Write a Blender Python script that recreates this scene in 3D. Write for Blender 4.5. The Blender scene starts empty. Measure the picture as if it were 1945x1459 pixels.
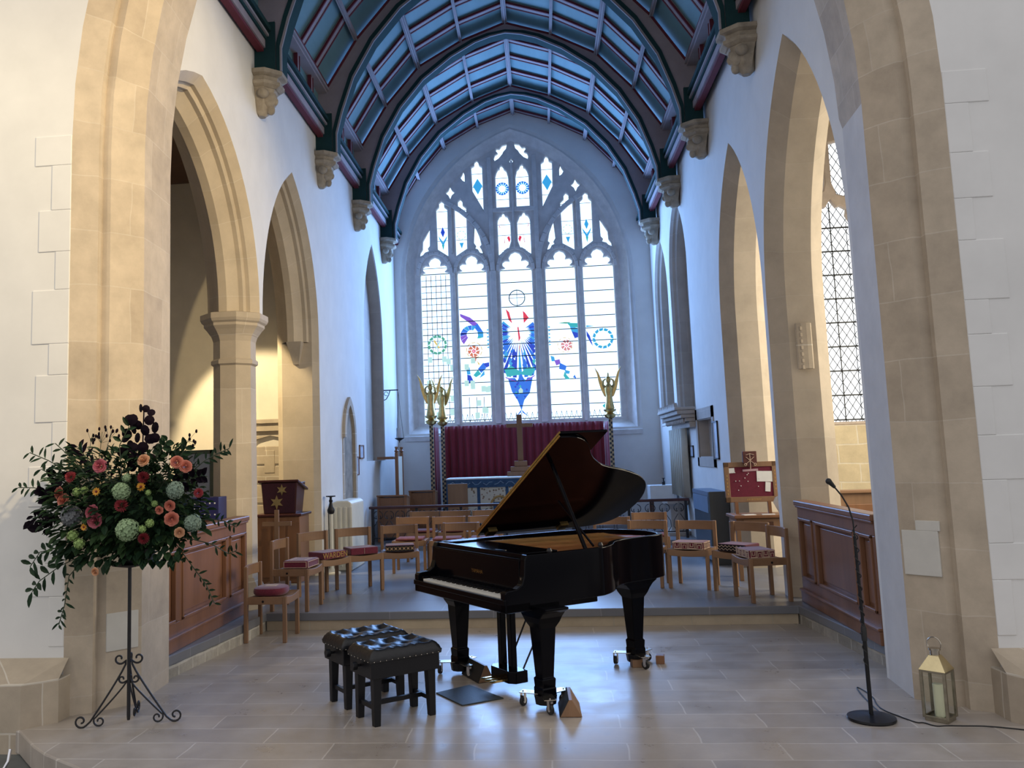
import bpy, bmesh, math, random
from math import sin, cos, pi, sqrt, atan2, radians as rad
from mathutils import Vector, Matrix
random.seed(7)
SC = bpy.context.scene
COL = SC.collection
# ------------------------------------------------------------------ camera
cam = bpy.data.cameras.new('camera')
cam.sensor_width = 36.0; cam.sensor_fit = 'HORIZONTAL'
cam.lens = 36.0 * 1650 / 1945
cam.shift_x = (972.5 - 858) / 1945
cam.shift_y = -(729.5 - 680) / 1945
cam.clip_end = 200
cam_ob = bpy.data.objects.new('camera', cam); COL.objects.link(cam_ob)
Rm = ((0.99413338, 0.04392880, 0.09883864), (0.10307565, -0.10786987, -0.98880711), (-0.03277540, 0.99319402, -0.11176503))
cam_ob.matrix_world = Matrix(((*Rm[0], 0), (*Rm[1], 0), (*Rm[2], 1.80), (0, 0, 0, 1)))
SC.camera = cam_ob
# ------------------------------------------------------------------ light and exposure
SC.view_settings.view_transform = 'Standard'
SC.view_settings.look = 'None'
SC.view_settings.gamma = 1.0
SC.view_settings.use_curve_mapping = False
SC.view_settings.exposure = 0.0
world = bpy.data.worlds.new('nave_light'); SC.world = world
world.use_nodes = True
world.node_tree.nodes['Background'].inputs[0].default_value = (0.98, 0.97, 1.0, 1)
world.node_tree.nodes['Background'].inputs[1].default_value = 0.80

def lamp(name, kind, loc, target, energy, color, size=1.0, size_y=None, spot=None, blend=0.3):
    l = bpy.data.lights.new(name, kind); l.energy = energy; l.color = color
    if kind == 'AREA':
        l.shape = 'RECTANGLE'; l.size = size; l.size_y = size_y or size
    elif kind == 'SPOT':
        l.spot_size = spot; l.spot_blend = blend; l.shadow_soft_size = size
    else:
        l.shadow_soft_size = size
    o = bpy.data.objects.new(name, l); COL.objects.link(o); o.location = loc
    d = Vector(target) - Vector(loc)
    o.rotation_euler = d.to_track_quat('-Z', 'Y').to_euler()
    return o
# daylight entering by the great east window (the panes glow too)
WIN_EMIT = 2.1
lamp('east_window_daylight', 'AREA', (-0.42, 19.24, 5.3), (-0.42, 10, 4.9), 760, (0.24, 0.47, 1.0), 4.2, 5.6)
# daylight of the nave clerestory behind the viewer
# warm gallery spotlight in the nave, aimed at the north respond
lamp('nave_spotlight', 'SPOT', (1.8, 3.0, 5.6), (-3.2, 6.75, 4.2), 1750, (1.0, 0.77, 0.42), 0.08, spot=rad(51), blend=0.5)
lamp('left_wall_washer', 'SPOT', (-5.0, 3.4, 6.2), (-4.7, 6.25, 3.4), 190, (1.0, 0.86, 0.55), 0.1, spot=rad(80), blend=0.9)
# spotlight inside the north chapel
lamp('north_chapel_spotlight', 'SPOT', (-5.4, 11.2, 4.6), (-4.0, 13.35, 1.3), 700, (1.0, 0.80, 0.48), 0.06, spot=rad(62), blend=0.25)
# daylight of the south aisle windows
lamp('south_aisle_daylight', 'AREA', (6.6, 10.5, 3.6), (3.0, 10.8, 2.6), 420, (1.0, 0.90, 0.72), 4.0, 3.0)

# ------------------------------------------------------------------ mesh builder
class MB:
    def __init__(s): s.v = []; s.f = []; s.m = []; s.uv = None; s.T = Matrix.Identity(4); s.mi = 0
    def add(s, vs, fs, mi=None):
        o = len(s.v); T = s.T
        s.v += [tuple(T @ Vector(p)) for p in vs]
        s.f += [tuple(o + i for i in f) for f in fs]
        s.m += [s.mi if mi is None else mi] * len(fs)
        return s
    def box(s, c, d, rz=0, mi=None, rot=None):
        x, y, z = d[0] / 2, d[1] / 2, d[2] / 2
        R = rot if rot is not None else Matrix.Rotation(rz, 3, 'Z')
        vs = [Vector(c) + R @ Vector((a * x, b * y, e * z)) for e in (-1, 1) for b in (-1, 1) for a in (-1, 1)]
        return s.add(vs, [(0, 2, 3, 1), (4, 5, 7, 6), (0, 1, 5, 4), (2, 6, 7, 3), (0, 4, 6, 2), (1, 3, 7, 5)], mi)
    def bb(s, x0, x1, y0, y1, z0, z1, mi=None):
        return s.box(((x0 + x1) / 2, (y0 + y1) / 2, (z0 + z1) / 2), (abs(x1 - x0), abs(y1 - y0), abs(z1 - z0)), 0, mi)
    def frustum(s, c0, d0, c1, d1, mi=None):
        vs = []
        for c, d in ((c0, d0), (c1, d1)):
            for b in (-1, 1):
                for a in (-1, 1): vs.append((c[0] + a * d[0] / 2, c[1] + b * d[1] / 2, c[2]))
        return s.add(vs, [(0, 2, 3, 1), (4, 5, 7, 6), (0, 1, 5, 4), (2, 6, 7, 3), (0, 4, 6, 2), (1, 3, 7, 5)], mi)
    def bar(s, p, q, w, h=None, mi=None):
        p, q = Vector(p), Vector(q); d = q - p
        R = d.to_track_quat('Z', 'Y').to_matrix()
        return s.box((p + q) / 2, (w, h or w, d.length), 0, mi, R)
    def tube(s, pts, r, n=8, mi=None, closed=False):
        pts = [Vector(p) for p in pts]; k = len(pts)
        rs = r if isinstance(r, (list, tuple)) else [r] * k
        vs = []; up = None
        for i, p in enumerate(pts):
            a = pts[(i - 1) % k] if (i or closed) else p; b = pts[(i + 1) % k] if (i < k - 1 or closed) else p
            t = (b - a).normalized() if (b - a).length > 1e-9 else Vector((0, 0, 1))
            if up is None: up = t.orthogonal().normalized()
            up = (up - t * up.dot(t))
            up = up.normalized() if up.length > 1e-6 else t.orthogonal().normalized()
            w = t.cross(up)
            vs += [p + (up * cos(2 * pi * j / n) + w * sin(2 * pi * j / n)) * rs[i] for j in range(n)]
        fs = []
        for i in range(k if closed else k - 1):
            for j in range(n):
                a = i * n + j; b = i * n + (j + 1) % n; c = ((i + 1) % k) * n + (j + 1) % n; d = ((i + 1) % k) * n + j
                fs.append((a, b, c, d))
        if not closed: fs += [tuple(range(n - 1, -1, -1)), tuple(range((k - 1) * n, k * n))]
        return s.add(vs, fs, mi)
    def lathe(s, prof, c=(0, 0, 0), n=20, mi=None, sx=1, sy=1, a0=0):
        vs = []
        for r, z in prof:
            vs += [(c[0] + sx * r * cos(a0 + 2 * pi * j / n), c[1] + sy * r * sin(a0 + 2 * pi * j / n), c[2] + z) for j in range(n)]
        fs = []
        for i in range(len(prof) - 1):
            for j in range(n): fs.append((i * n + j, i * n + (j + 1) % n, (i + 1) * n + (j + 1) % n, (i + 1) * n + j))
        fs += [tuple(range(n - 1, -1, -1)), tuple(range((len(prof) - 1) * n, len(prof) * n))]
        return s.add(vs, fs, mi)
    def prism(s, poly, z0, z1, mi=None, axis='z'):
        n = len(poly)
        f = {'z': lambda a, b, c: (a, b, c), 'y': lambda a, b, c: (a, c, b), 'x': lambda a, b, c: (c, a, b)}[axis]
        vs = [f(a, b, z0) for a, b in poly] + [f(a, b, z1) for a, b in poly]
        fs = [tuple(range(n - 1, -1, -1)), tuple(range(n, 2 * n))] + [(i, (i + 1) % n, n + (i + 1) % n, n + i) for i in range(n)]
        return s.add(vs, fs, mi)
    def sphere(s, c, r, n=10, m=7, mi=None):
        rx, ry, rz = r if isinstance(r, tuple) else (r, r, r)
        prof = [(sin(pi * i / m), -cos(pi * i / m)) for i in range(m + 1)]
        prof[0] = (.02, -1); prof[-1] = (.02, 1)
        vs = [(c[0] + rx * a * cos(2 * pi * j / n), c[1] + ry * a * sin(2 * pi * j / n), c[2] + rz * b) for a, b in prof for j in range(n)]
        fs = [(i * n + j, i * n + (j + 1) % n, (i + 1) * n + (j + 1) % n, (i + 1) * n + j) for i in range(m) for j in range(n)]
        fs += [tuple(range(n - 1, -1, -1)), tuple(range(m * n, (m + 1) * n))]
        return s.add(vs, fs, mi)
    def build(s, name, mats, parent=None, smooth=False, bevel=0, angle=40):
        me = bpy.data.meshes.new(name); me.from_pydata(s.v, [], s.f); me.update()
        mats = mats if isinstance(mats, (list, tuple)) else [mats]
        for m in mats: me.materials.append(m)
        me.polygons.foreach_set('material_index', s.m)
        if s.uv:
            l = me.uv_layers.new(name='UVMap')
            for lp in me.loops: l.data[lp.index].uv = s.uv[lp.vertex_index]
        bm = bmesh.new(); bm.from_mesh(me)
        bmesh.ops.recalc_face_normals(bm, faces=bm.faces)
        if smooth:
            for f in bm.faces: f.smooth = True
            for e in bm.edges:
                if len(e.link_faces) == 2 and e.calc_face_angle(0) > rad(angle): e.smooth = False
        bm.to_mesh(me); bm.free()
        o = bpy.data.objects.new(name, me); COL.objects.link(o)
        if parent is not None: o.parent = parent
        if bevel:
            b = o.modifiers.new('bevel', 'BEVEL'); b.width = bevel; b.segments = 2; b.limit_method = 'ANGLE'; b.angle_limit = rad(35)
        return o

def tag(o, label=None, cat=None, group=None, kind=None):
    if label: o['label'] = label
    if cat: o['category'] = cat
    if group: o['group'] = group
    if kind: o['kind'] = kind
    return o
def struct(o): o['kind'] = 'structure'; return o
def thing(name, label, cat, loc=(0, 0, 0), rz=0, group=None):
    o = bpy.data.objects.new(name, None); COL.objects.link(o); o.location = loc; o.rotation_euler = (0, 0, rz)
    o.empty_display_size = .1
    return tag(o, label, cat, group)
def copy_tree(o, parent=None):
    c = o.copy(); COL.objects.link(c)
    if parent is not None: c.parent = parent
    for ch in list(o.children): copy_tree(ch, c)
    return c
def plate(name, loops, depth, mat, mtx, parent=None, bevel=0, extra=None):
    """flat panel with holes: first loop is the outline, the rest are holes; extruded +-depth/2, then placed by mtx"""
    cu = bpy.data.curves.new(name, 'CURVE'); cu.dimensions = '2D'; cu.fill_mode = 'BOTH'
    cu.extrude = max(depth / 2 - bevel, 0.0005); cu.bevel_depth = bevel; cu.bevel_resolution = 0; cu.offset = -bevel
    for lp in loops:
        sp = cu.splines.new('POLY'); sp.points.add(len(lp) - 1)
        for p, q in zip(sp.points, lp): p.co = (q[0], q[1], 0, 1)
        sp.use_cyclic_u = True
    tmp = bpy.data.objects.new('tmp', cu); COL.objects.link(tmp)
    dg = bpy.context.evaluated_depsgraph_get()
    me = bpy.data.meshes.new_from_object(tmp.evaluated_get(dg))
    bpy.data.objects.remove(tmp); bpy.data.curves.remove(cu)
    me.transform(mtx); me.name = name
    me.materials.clear(); me.materials.append(mat)
    for p in me.polygons: p.use_smooth = False
    o = bpy.data.objects.new(name, me); COL.objects.link(o)
    if parent is not None: o.parent = parent
    return o
def text_mesh(name, body, size, depth, mat, parent, mtx, font_shear=0):
    cu = bpy.data.curves.new(name, 'FONT'); cu.body = body; cu.size = size; cu.extrude = depth; cu.align_x = 'CENTER'; cu.align_y = 'CENTER'
    cu.offset = 0.0
    tmp = bpy.data.objects.new('tmp', cu); COL.objects.link(tmp)
    me = bpy.data.meshes.new_from_object(tmp.evaluated_get(bpy.context.evaluated_depsgraph_get()))
    bpy.data.objects.remove(tmp); bpy.data.curves.remove(cu)
    me.transform(mtx); me.materials.clear(); me.materials.append(mat); me.name = name
    o = bpy.data.objects.new(name, me); COL.objects.link(o); o.parent = parent
    return o

# ------------------------------------------------------------------ materials
def new_mat(name):
    m = bpy.data.materials.new(name); m.use_nodes = True
    nt = m.node_tree; b = nt.nodes['Principled BSDF']
    return m, nt, b
def N(nt, t, **kw):
    n = nt.nodes.new('ShaderNode' + t)
    for k, v in kw.items():
        if k in n.inputs: n.inputs[k].default_value = v
        else: setattr(n, k, v)
    return n
def pm(name, c, rough=.6, var=.12, scale=8, stretch=(1, 1, 1), metal=0, bump=0, spec=.5, c2=None, coat=0, detail=4, sheen=0):
    m, nt, b = new_mat(name); L = nt.links.new
    tc = N(nt, 'TexCoord'); mp = N(nt, 'Mapping'); mp.inputs['Scale'].default_value = stretch
    L(tc.outputs['Object'], mp.inputs[0])
    no = N(nt, 'TexNoise'); no.inputs['Scale'].default_value = scale; no.inputs['Detail'].default_value = detail; no.inputs['Roughness'].default_value = .6
    L(mp.outputs[0], no.inputs['Vector'])
    rp = N(nt, 'ValToRGB'); rp.color_ramp.elements[0].position = .3; rp.color_ramp.elements[1].position = .7
    d = c2 or tuple(x * (1 - var * 2) for x in c)
    rp.color_ramp.elements[0].color = (*d, 1); rp.color_ramp.elements[1].color = (*c, 1)
    L(no.outputs['Fac'], rp.inputs[0]); L(rp.outputs[0], b.inputs['Base Color'])
    b.inputs['Roughness'].default_value = rough; b.inputs['Metallic'].default_value = metal
    b.inputs['Specular IOR Level'].default_value = spec
    if coat: b.inputs['Coat Weight'].default_value = coat; b.inputs['Coat Roughness'].default_value = .05
    if sheen: b.inputs['Sheen Weight'].default_value = sheen
    if bump:
        bp = N(nt, 'Bump'); bp.inputs['Strength'].default_value = bump; bp.inputs['Distance'].default_value = .02
        L(no.outputs['Fac'], bp.inputs['Height']); L(bp.outputs[0], b.inputs['Normal'])
    return m
def brick_mat(name, c1, c2, mortar, bw, rh, msize=.012, rough=.8, coords='UV', swizzle=None, bump=.25, noise_scale=3.0, nvar=.35, rvar=0, spec=.3, offset=.5, stain=None):
    """masonry or paving: brick pattern in metres, broken up by noise"""
    m, nt, b = new_mat(name); L = nt.links.new
    tc = N(nt, 'TexCoord')
    if coords == 'UV': vec = tc.outputs['UV']
    else:
        sx = N(nt, 'SeparateXYZ'); L(tc.outputs['Object'], sx.inputs[0]); cb = N(nt, 'CombineXYZ')
        a, c = swizzle
        if len(a) == 2:
            ad = N(nt, 'Math', operation='ADD'); L(sx.outputs[a[0]], ad.inputs[0]); L(sx.outputs[a[1]], ad.inputs[1]); L(ad.outputs[0], cb.inputs[0])
        else: L(sx.outputs[a], cb.inputs[0])
        L(sx.outputs[c], cb.inputs[1]); vec = cb.outputs[0]
    nz = N(nt, 'TexNoise'); nz.inputs['Scale'].default_value = 2.2; nz.inputs['Detail'].default_value = 2
    L(tc.outputs['Object'], nz.inputs['Vector'])
    mx = N(nt, 'VectorMath', operation='MULTIPLY_ADD'); L(nz.outputs['Color'], mx.inputs[0]); mx.inputs[1].default_value = (.05, .05, 0); L(vec, mx.inputs[2])
    br = N(nt, 'TexBrick'); br.offset = offset; br.squash = 1; br.inputs['Scale'].default_value = 1
    br.inputs['Brick Width'].default_value = bw; br.inputs['Row Height'].default_value = rh
    br.inputs['Mortar Size'].default_value = msize; br.inputs['Mortar Smooth'].default_value = .3; br.inputs['Bias'].default_value = 0
    br.inputs['Color1'].default_value = (*c1, 1); br.inputs['Color2'].default_value = (*c2, 1); br.inputs['Mortar'].default_value = (*mortar, 1)
    L(mx.outputs[0], br.inputs['Vector'])
    n2 = N(nt, 'TexNoise'); n2.inputs['Scale'].default_value = noise_scale; n2.inputs['Detail'].default_value = 8; n2.inputs['Roughness'].default_value = .65
    L(tc.outputs['Object'], n2.inputs['Vector'])
    rp = N(nt, 'ValToRGB'); rp.color_ramp.elements[0].position = .18; rp.color_ramp.elements[1].position = .74
    lo = 1 - nvar; rp.color_ramp.elements[0].color = (lo, lo, lo, 1) if not stain else (*stain, 1); rp.color_ramp.elements[1].color = (1.08, 1.08, 1.08, 1)
    L(n2.outputs['Fac'], rp.inputs[0])
    ml = N(nt, 'MixRGB', blend_type='MULTIPLY'); ml.inputs[0].default_value = 1
    L(br.outputs['Color'], ml.inputs[1]); L(rp.outputs[0], ml.inputs[2]); L(ml.outputs[0], b.inputs['Base Color'])
    b.inputs['Specular IOR Level'].default_value = spec
    if rvar:
        mr = N(nt, 'MapRange'); mr.inputs['To Min'].default_value = rough - rvar; mr.inputs['To Max'].default_value = rough + rvar
        mr.inputs['From Min'].default_value = .3; mr.inputs['From Max'].default_value = .7
        L(n2.outputs['Fac'], mr.inputs[0]); L(mr.outputs[0], b.inputs['Roughness'])
    else: b.inputs['Roughness'].default_value = rough
    if bump:
        sb = N(nt, 'Math', operation='SUBTRACT'); L(n2.outputs['Fac'], sb.inputs[0]); L(br.outputs['Fac'], sb.inputs[1])
        bp = N(nt, 'Bump'); bp.inputs['Strength'].default_value = bump; bp.inputs['Distance'].default_value = .02
        L(sb.outputs[0], bp.inputs['Height']); L(bp.outputs[0], b.inputs['Normal'])
    return m
def emit_mat(name, c, s):
    m, nt, b = new_mat(name)
    b.inputs['Base Color'].default_value = (*[x * .3 for x in c], 1); b.inputs['Roughness'].default_value = .2
    b.inputs['Emission Color'].default_value = (*c, 1); b.inputs['Emission Strength'].default_value = s
    return m
PLASTER = pm('limewash_plaster', (.72, .71, .69), .85, .04, 2.5, bump=.12, spec=.2)
PLASTER_OLD = pm('grey_limewash', (.62, .60, .58), .85, .07, 3, bump=.15, spec=.2)
STONE = brick_mat('honey_limestone_dressed', (.56, .47, .35), (.52, .43, .315), (.60, .52, .41), 1.2, .46, .004, .85, nvar=.2, bump=.08)
STONE_G = brick_mat('weathered_grey_limestone', (.48, .41, .325), (.43, .365, .29), (.49, .43, .35), 3, .52, .004, .85, nvar=.22, bump=.08)
STONE_PIER = brick_mat('pier_limestone', (.55, .465, .36), (.465, .385, .295), (.555, .48, .385), .52, .44, .005, .85, nvar=.3, bump=.12, noise_scale=4)
STONE_WALL = brick_mat('aisle_limestone_blocks', (.66, .56, .38), (.56, .46, .30), (.70, .63, .50), .62, .30, .012, .9, coords='O', swizzle=('XY', 'Z'), nvar=.3, bump=.4)
STONE_BLIND = brick_mat('recess_stone', (.46, .41, .365), (.41, .365, .33), (.5, .45, .41), .9, .6, .004, .85, coords='O', swizzle=('XY', 'Z'), nvar=.2, bump=.06)
WIN_STONE = pm('window_tracery_stone', (.66, .63, .62), .8, .10, 6, bump=.15, spec=.2)
CORBEL_STONE = pm('carved_corbel_stone', (.42, .36, .28), .85, .18, 9, bump=.4, spec=.2)
FLOOR = brick_mat('limestone_paving', (.47, .415, .36), (.375, .335, .30), (.58, .54, .49), .92, .30, .006, .33, coords='O', swizzle=('X', 'Y'), nvar=.35, rvar=.08, spec=.38, bump=.05, noise_scale=2.6, stain=(.66, .63, .60))
SLATE = brick_mat('blue_grey_slabs', (.20, .205, .225), (.165, .17, .19), (.26, .26, .28), 1.1, .55, .006, .34, coords='O', swizzle=('X', 'Y'), nvar=.16, rvar=.05, spec=.45, bump=.03, noise_scale=1.3)
RISER = brick_mat('step_riser_stone', (.56, .47, .34), (.48, .39, .28), (.5, .44, .34), .8, .5, .008, .8, coords='O', swizzle=('XY', 'Z'), nvar=.3)
RUBBLE = brick_mat('rubble_kerb', (.46, .43, .38), (.36, .335, .29), (.55, .52, .46), .26, .12, .012, .85, coords='O', swizzle=('XY', 'Z'), nvar=.4, bump=.5, noise_scale=9)
OAK = pm('light_oak', (.29, .163, .088), .45, .18, 5, (1, 1, .12), spec=.4, detail=6)
OAK_H = pm('light_oak_rail', (.29, .163, .088), .45, .18, 5, (.12, 1, 1), spec=.4, detail=6)
OAK_MID = pm('mid_oak', (.27, .125, .058), .4, .2, 5, (1, 1, .1), spec=.4, detail=6)
OAK_DK = pm('dark_oak', (.105, .045, .026), .35, .2, 5, (1, 1, .12), spec=.4, detail=6)
OAK_PANEL = pm('screen_oak', (.25, .115, .06), .42, .2, 4, (1, 1, .12), spec=.4, detail=6)
MAHOG = pm('dark_red_brown_wood', (.075, .022, .018), .35, .2, 5, (1, 1, .15), spec=.4)
LACQUER = pm('black_piano_lacquer', (.002, .002, .0035), .13, .0, 3, spec=.12)
BLACK = pm('black_satin_wood', (.008, .008, .010), .35, .1, 6, spec=.3)
LEATHER = pm('black_buttoned_leather', (.008, .008, .010), .38, .2, 40, spec=.5, bump=.15)
IRON = pm('black_wrought_iron', (.015, .014, .016), .5, .2, 20, spec=.4)
CHROME = pm('chrome', (.75, .75, .78), .15, .05, 8, metal=1)
BRASS = pm('polished_brass', (.62, .43, .16), .28, .15, 10, metal=1)
GOLD = pm('gilding', (.70, .50, .20), .38, .15, 18, metal=1)
PEWTER = pm('nickel_plate', (.55, .50, .42), .25, .12, 10, metal=1)
RUBBER = pm('black_rubber', (.012, .012, .013), .6, .1, 10)
IVORY = pm('white_key_plastic', (.74, .72, .66), .25, .03, 10)
PLATE = pm('copper_red_iron_plate', (.42, .135, .075), .35, .15, 6, metal=.3)
WINE = pm('wine_red_cushion', (.17, .012, .035), .9, .2, 60, sheen=.3, bump=.1)
WINE_SEAT = pm('wine_seat_pad', (.22, .055, .05), .8, .2, 30)
CURTAIN = pm('crimson_curtain', (.24, .012, .032), .75, .15, 3, (6, 6, .3), sheen=.3)
THREAD = pm('pale_stitching', (.62, .45, .34), .9, .1, 40)
GOLDTHREAD = pm('old_gold_stitching', (.50, .30, .10), .9, .15, 40)
WHITE_CLOTH = pm('white_linen', (.80, .80, .80), .8, .03, 10)
CREAM = pm('cream_paint', (.74, .70, .57), .5, .05, 5)
BLUE_PANEL = pm('dark_blue_grey_paint', (.05, .065, .085), .35, .1, 5)
PAPER = pm('white_paper', (.78, .78, .76), .8, .03, 10)
FELT = pm('maroon_felt', (.145, .008, .030), .95, .12, 50, sheen=.3)
WAX = pm('ivory_wax', (.80, .78, .55), .5, .04, 8)
SLATE_MAT = pm('dark_grey_mat', (.035, .045, .05), .6, .15, 60, bump=.1)
# roof colours
R_BLUE = pm('roof_blue_boards', (.13, .26, .295), .7, .10, 3, (1, .2, 1))
R_GREY = pm('roof_grey_timber', (.33, .285, .315), .85, .08, 5)
R_RED = pm('roof_maroon_moulding', (.13, .016, .03), .85, .08, 5)
R_TEAL = pm('roof_teal_moulding', (.016, .05, .055), .85, .08, 5, spec=.15)
R_PALE = pm('roof_pale_bead', (.30, .28, .31), .9, .05, 5)
# leaves and blooms
LEAF = pm('dark_green_leaf', (.018, .045, .020), .55, .3, 14, spec=.15)
LEAF2 = pm('mid_green_leaf', (.045, .090, .032), .55, .3, 14, spec=.15)
LEAF_DK = pm('purple_black_leaf', (.007, .003, .008), .7, .2, 14, spec=.08)
STEM = pm('green_stem', (.03, .05, .02), .6, .2, 10)
# =================================================================== THE BUILDING
XL, XR, YE, ZC = -3.167, 2.556, 19.15, .183
T = .62
M_SIDE = lambda x: Matrix(((0, 0, 1, x), (1, 0, 0, 0), (0, 1, 0, 0), (0, 0, 0, 1)))
M_EAST = lambda y: Matrix(((1, 0, 0, 0), (0, 0, -1, y), (0, 1, 0, 0), (0, 0, 0, 1)))
def outline(a0, a1, zs, za, zb, r=0, n=14):
    """pointed arch from left foot over the apex to right foot, offset inwards by r"""
    ac = (a0 + a1) / 2; w = (a1 - a0) / 2; h = za - zs; R = (w * w + h * h) / (2 * w)
    rho = R - r; th = math.acos(max(-1, min(1, (R - w) / rho)))
    L = [(a0 + R - rho * cos(th * i / n), zs + rho * sin(th * i / n)) for i in range(n + 1)]
    Rr = [(a1 - R + rho * cos(th * i / n), zs + rho * sin(th * i / n)) for i in range(n - 1, -1, -1)]
    return [(a0 + r, zb)] + L + Rr + [(a1 - r, zb)]
def moulding(name, arch, prof, place, mats, parent=None, mi=None, start=0, stop=None, smooth=True):
    mb = MB(); mb.uv = []
    rows = []; plen = 0
    for k, (r, d) in enumerate(prof):
        if k: plen += math.hypot(r - prof[k - 1][0], d - prof[k - 1][1])
        o = outline(*arch, r=r)[start:stop]
        v = 0; row = []
        ref = outline(*arch, r=0)[start:stop]
        for i, (a, z) in enumerate(o):
            if i: v += math.hypot(ref[i][0] - ref[i - 1][0], ref[i][1] - ref[i - 1][1])
            row.append(place(a, z, d)); mb.uv.append((plen, v + .13))
        rows.append(row)
    n = len(rows[0]); vs = [p for r in rows for p in r]
    fs, ms = [], []
    for k in range(len(rows) - 1):
        for i in range(n - 1):
            fs.append((k * n + i, k * n + i + 1, (k + 1) * n + i + 1, (k + 1) * n + i))
            ms.append(mi(k, (rows[k][i][2] + rows[k][i + 1][2]) / 2, i) if mi else 0)
    mb.v, mb.f, mb.m = vs, fs, ms
    return mb.build(name, mats, parent, smooth, angle=25)
PL = lambda a, z, d: (XL - d, a, z)
PR = lambda a, z, d: (XR + d, a, z)

# ---- floors
dais = [(-9, 6.1), (-3.79, 5.98), (-3.69, 5.93), (-3.57, 5.80), (-3.40, 5.62), (-3.23, 5.47), (-3.05, 5.345), (-2.86, 5.22), (-2.5, 5.02), (-2.0, 4.8), (-1.3, 4.6), (0, 4.5), (9, 4.5), (9, 9.6), (-9, 9.6)]
o = struct(MB().prism(dais, -.16, 0).build('floor', FLOOR, bevel=.012))
NAVE_FLOOR = pm('nave_floor_stone', (.12, .13, .13), .5, .15, 4)
struct(MB().bb(-12, 12, -8, 7, -.30, -.162).build('floor', NAVE_FLOOR))
slab = [(-8, 7.05), (-3.245, 7.15), (-3.235, 7.28), (-3.055, 8.80), (-3.02, 9.30), (2.50, 9.30), (2.56, 8.6), (2.66, 7.45), (2.66, 7.05), (8, 7.05), (8, 15.2), (-8, 15.2)]
mb = MB().prism(slab, .10, ZC)
struct(mb.build('floor', SLATE, bevel=.008))
mb = MB().bb(-3.02, 2.50, 9.325, 9.5, 0, .10); struct(mb.build('trim_1', RISER))
mb = MB().prism([(-3.3, 7.1), (-3.225, 7.28), (-3.045, 8.8), (-3.03, 9.4), (-3.6, 9.4), (-3.6, 7.1)], 0, .10)
mb.prism([(2.51, 9.4), (2.575, 8.6), (2.675, 7.45), (2.675, 7.1), (3.1, 7.1), (3.1, 9.4)], 0, .10); struct(mb.build('trim_2', RUBBLE))
struct(MB().bb(-3.3, 2.7, 15.2, 19.6, .1, .27).build('floor', SLATE, bevel=.008))
struct(MB().bb(-2.5, 1.65, 16.7, 19.3, .2, .42).build('floor', SLATE, bevel=.008))

# ---- chancel arch wall (faces the nave)
YA = 6.25; CA = (-3.56, 2.94, 4.35, 9.7, -.16)
o = plate('wall_west', [[(-9, -.3)] + outline(*CA) + [(9, -.3), (9, 11.5), (-9, 11.5)]], .95, PLASTER, M_EAST(YA + .475)); struct(o)
mb = MB()   # plaster toothing over the quoins beside the arch
for side, x0 in ((-1, -3.56), (1, 2.94)):
    z = .5; k = 0
    while z < 4.3:
        h = (.36, .24, .42, .30, .33)[k % 5]; w = (.12, .26, .16, .30)[k % 4]
        mb.bb(x0, x0 + side * w, YA - .007, YA + .02, z, z + h); z += h; k += 1
struct(mb.build('wall_west', PLASTER, o, bevel=.006))
capr = [(0, 0), (.17, .10), (.17, .17), (.235, .17), (.42, .37), (.38, .96)]
def ca_mi(k, z, i):
    return 1 if k == 4 and i > 14 and z < 4.35 else 0
struct(moulding('trim_3', CA, capr, lambda a, z, d: (a, YA + d, z), [STONE_PIER, PLASTER_OLD], mi=ca_mi))
# plinth blocks at the foot of both responds
mb = MB()
mb.prism([(-9, 5.95), (-3.70, 5.95), (-3.52, 6.12), (-3.52, 6.4), (-9, 6.4)], -.2, .30)
mb.add([(-9, 5.95, .30), (-3.70, 5.95, .30), (-3.52, 6.12, .30), (-3.52, 6.25, .42), (-3.56, 6.25, .42), (-9, 6.25, .42)], [(0, 1, 2, 3, 4, 5)])
struct(mb.build('baseboard_left', STONE_G_O := brick_mat('plinth_limestone', (.50, .42, .32), (.42, .35, .27), (.6, .54, .45), .55, .32, .008, .85, coords='O', swizzle=('XY', 'Z'), nvar=.3)))
mb = MB()
mb.prism([(9, 5.95), (2.99, 5.95), (2.89, 6.08), (2.89, 6.4), (9, 6.4)], -.2, .30)
mb.add([(9, 5.95, .30), (2.99, 5.95, .30), (2.89, 6.08, .30), (2.89, 6.25, .42), (2.94, 6.25, .42), (9, 6.25, .42)], [(0, 1, 2, 3, 4, 5)])
struct(mb.build('baseboard_right', STONE_G_O))
# pale repair stones let into both responds
pm_rep = pm('pale_repair_stone', (.60, .58, .53), .85, .05, 5)

# ---- north (left) arcade wall
L1 = (6.2, 9.62, 3.5, 5.6, 0); L2 = (9.72, 12.3, 3.5, 5.64, 0); L3 = (15.6, 17.5, 4.1, 6.0, 1.75)
o1 = outline(*L1); o2 = outline(*L2)
cut = [p for p in o1[1:-1] if p[0] > 7.19]
z719 = 4.72
wall = [(7.19, 7.0), (7.19, cut[0][1])] + cut + [(9.62, 3.49), (9.72, 3.49)] + o2[1:-1] + [(12.3, 0), (YE + .6, 0), (YE + .6, 7.0)]
struct(plate('wall_left', [wall, outline(*L3)], T, PLASTER, M_SIDE(XL - T / 2)))
orders = [(0, 0), (.085, .085), (.085, .13), (.13, .15), (.13, .2), (.235, .305), (.235, .40), (.13, .50), (.085, .53), (0, T)]
struct(moulding('trim_4', (*L1[:4], 3.5), orders, PL, STONE, start=9, stop=None))
struct(moulding('trim_5', (*L2[:4], 3.5), orders, PL, STONE, start=1))
struct(moulding('trim_6', (*L2[:4], 0), [(0, 0), (.085, .085), (.085, .53), (0, T)], PL, STONE, start=29))
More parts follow.
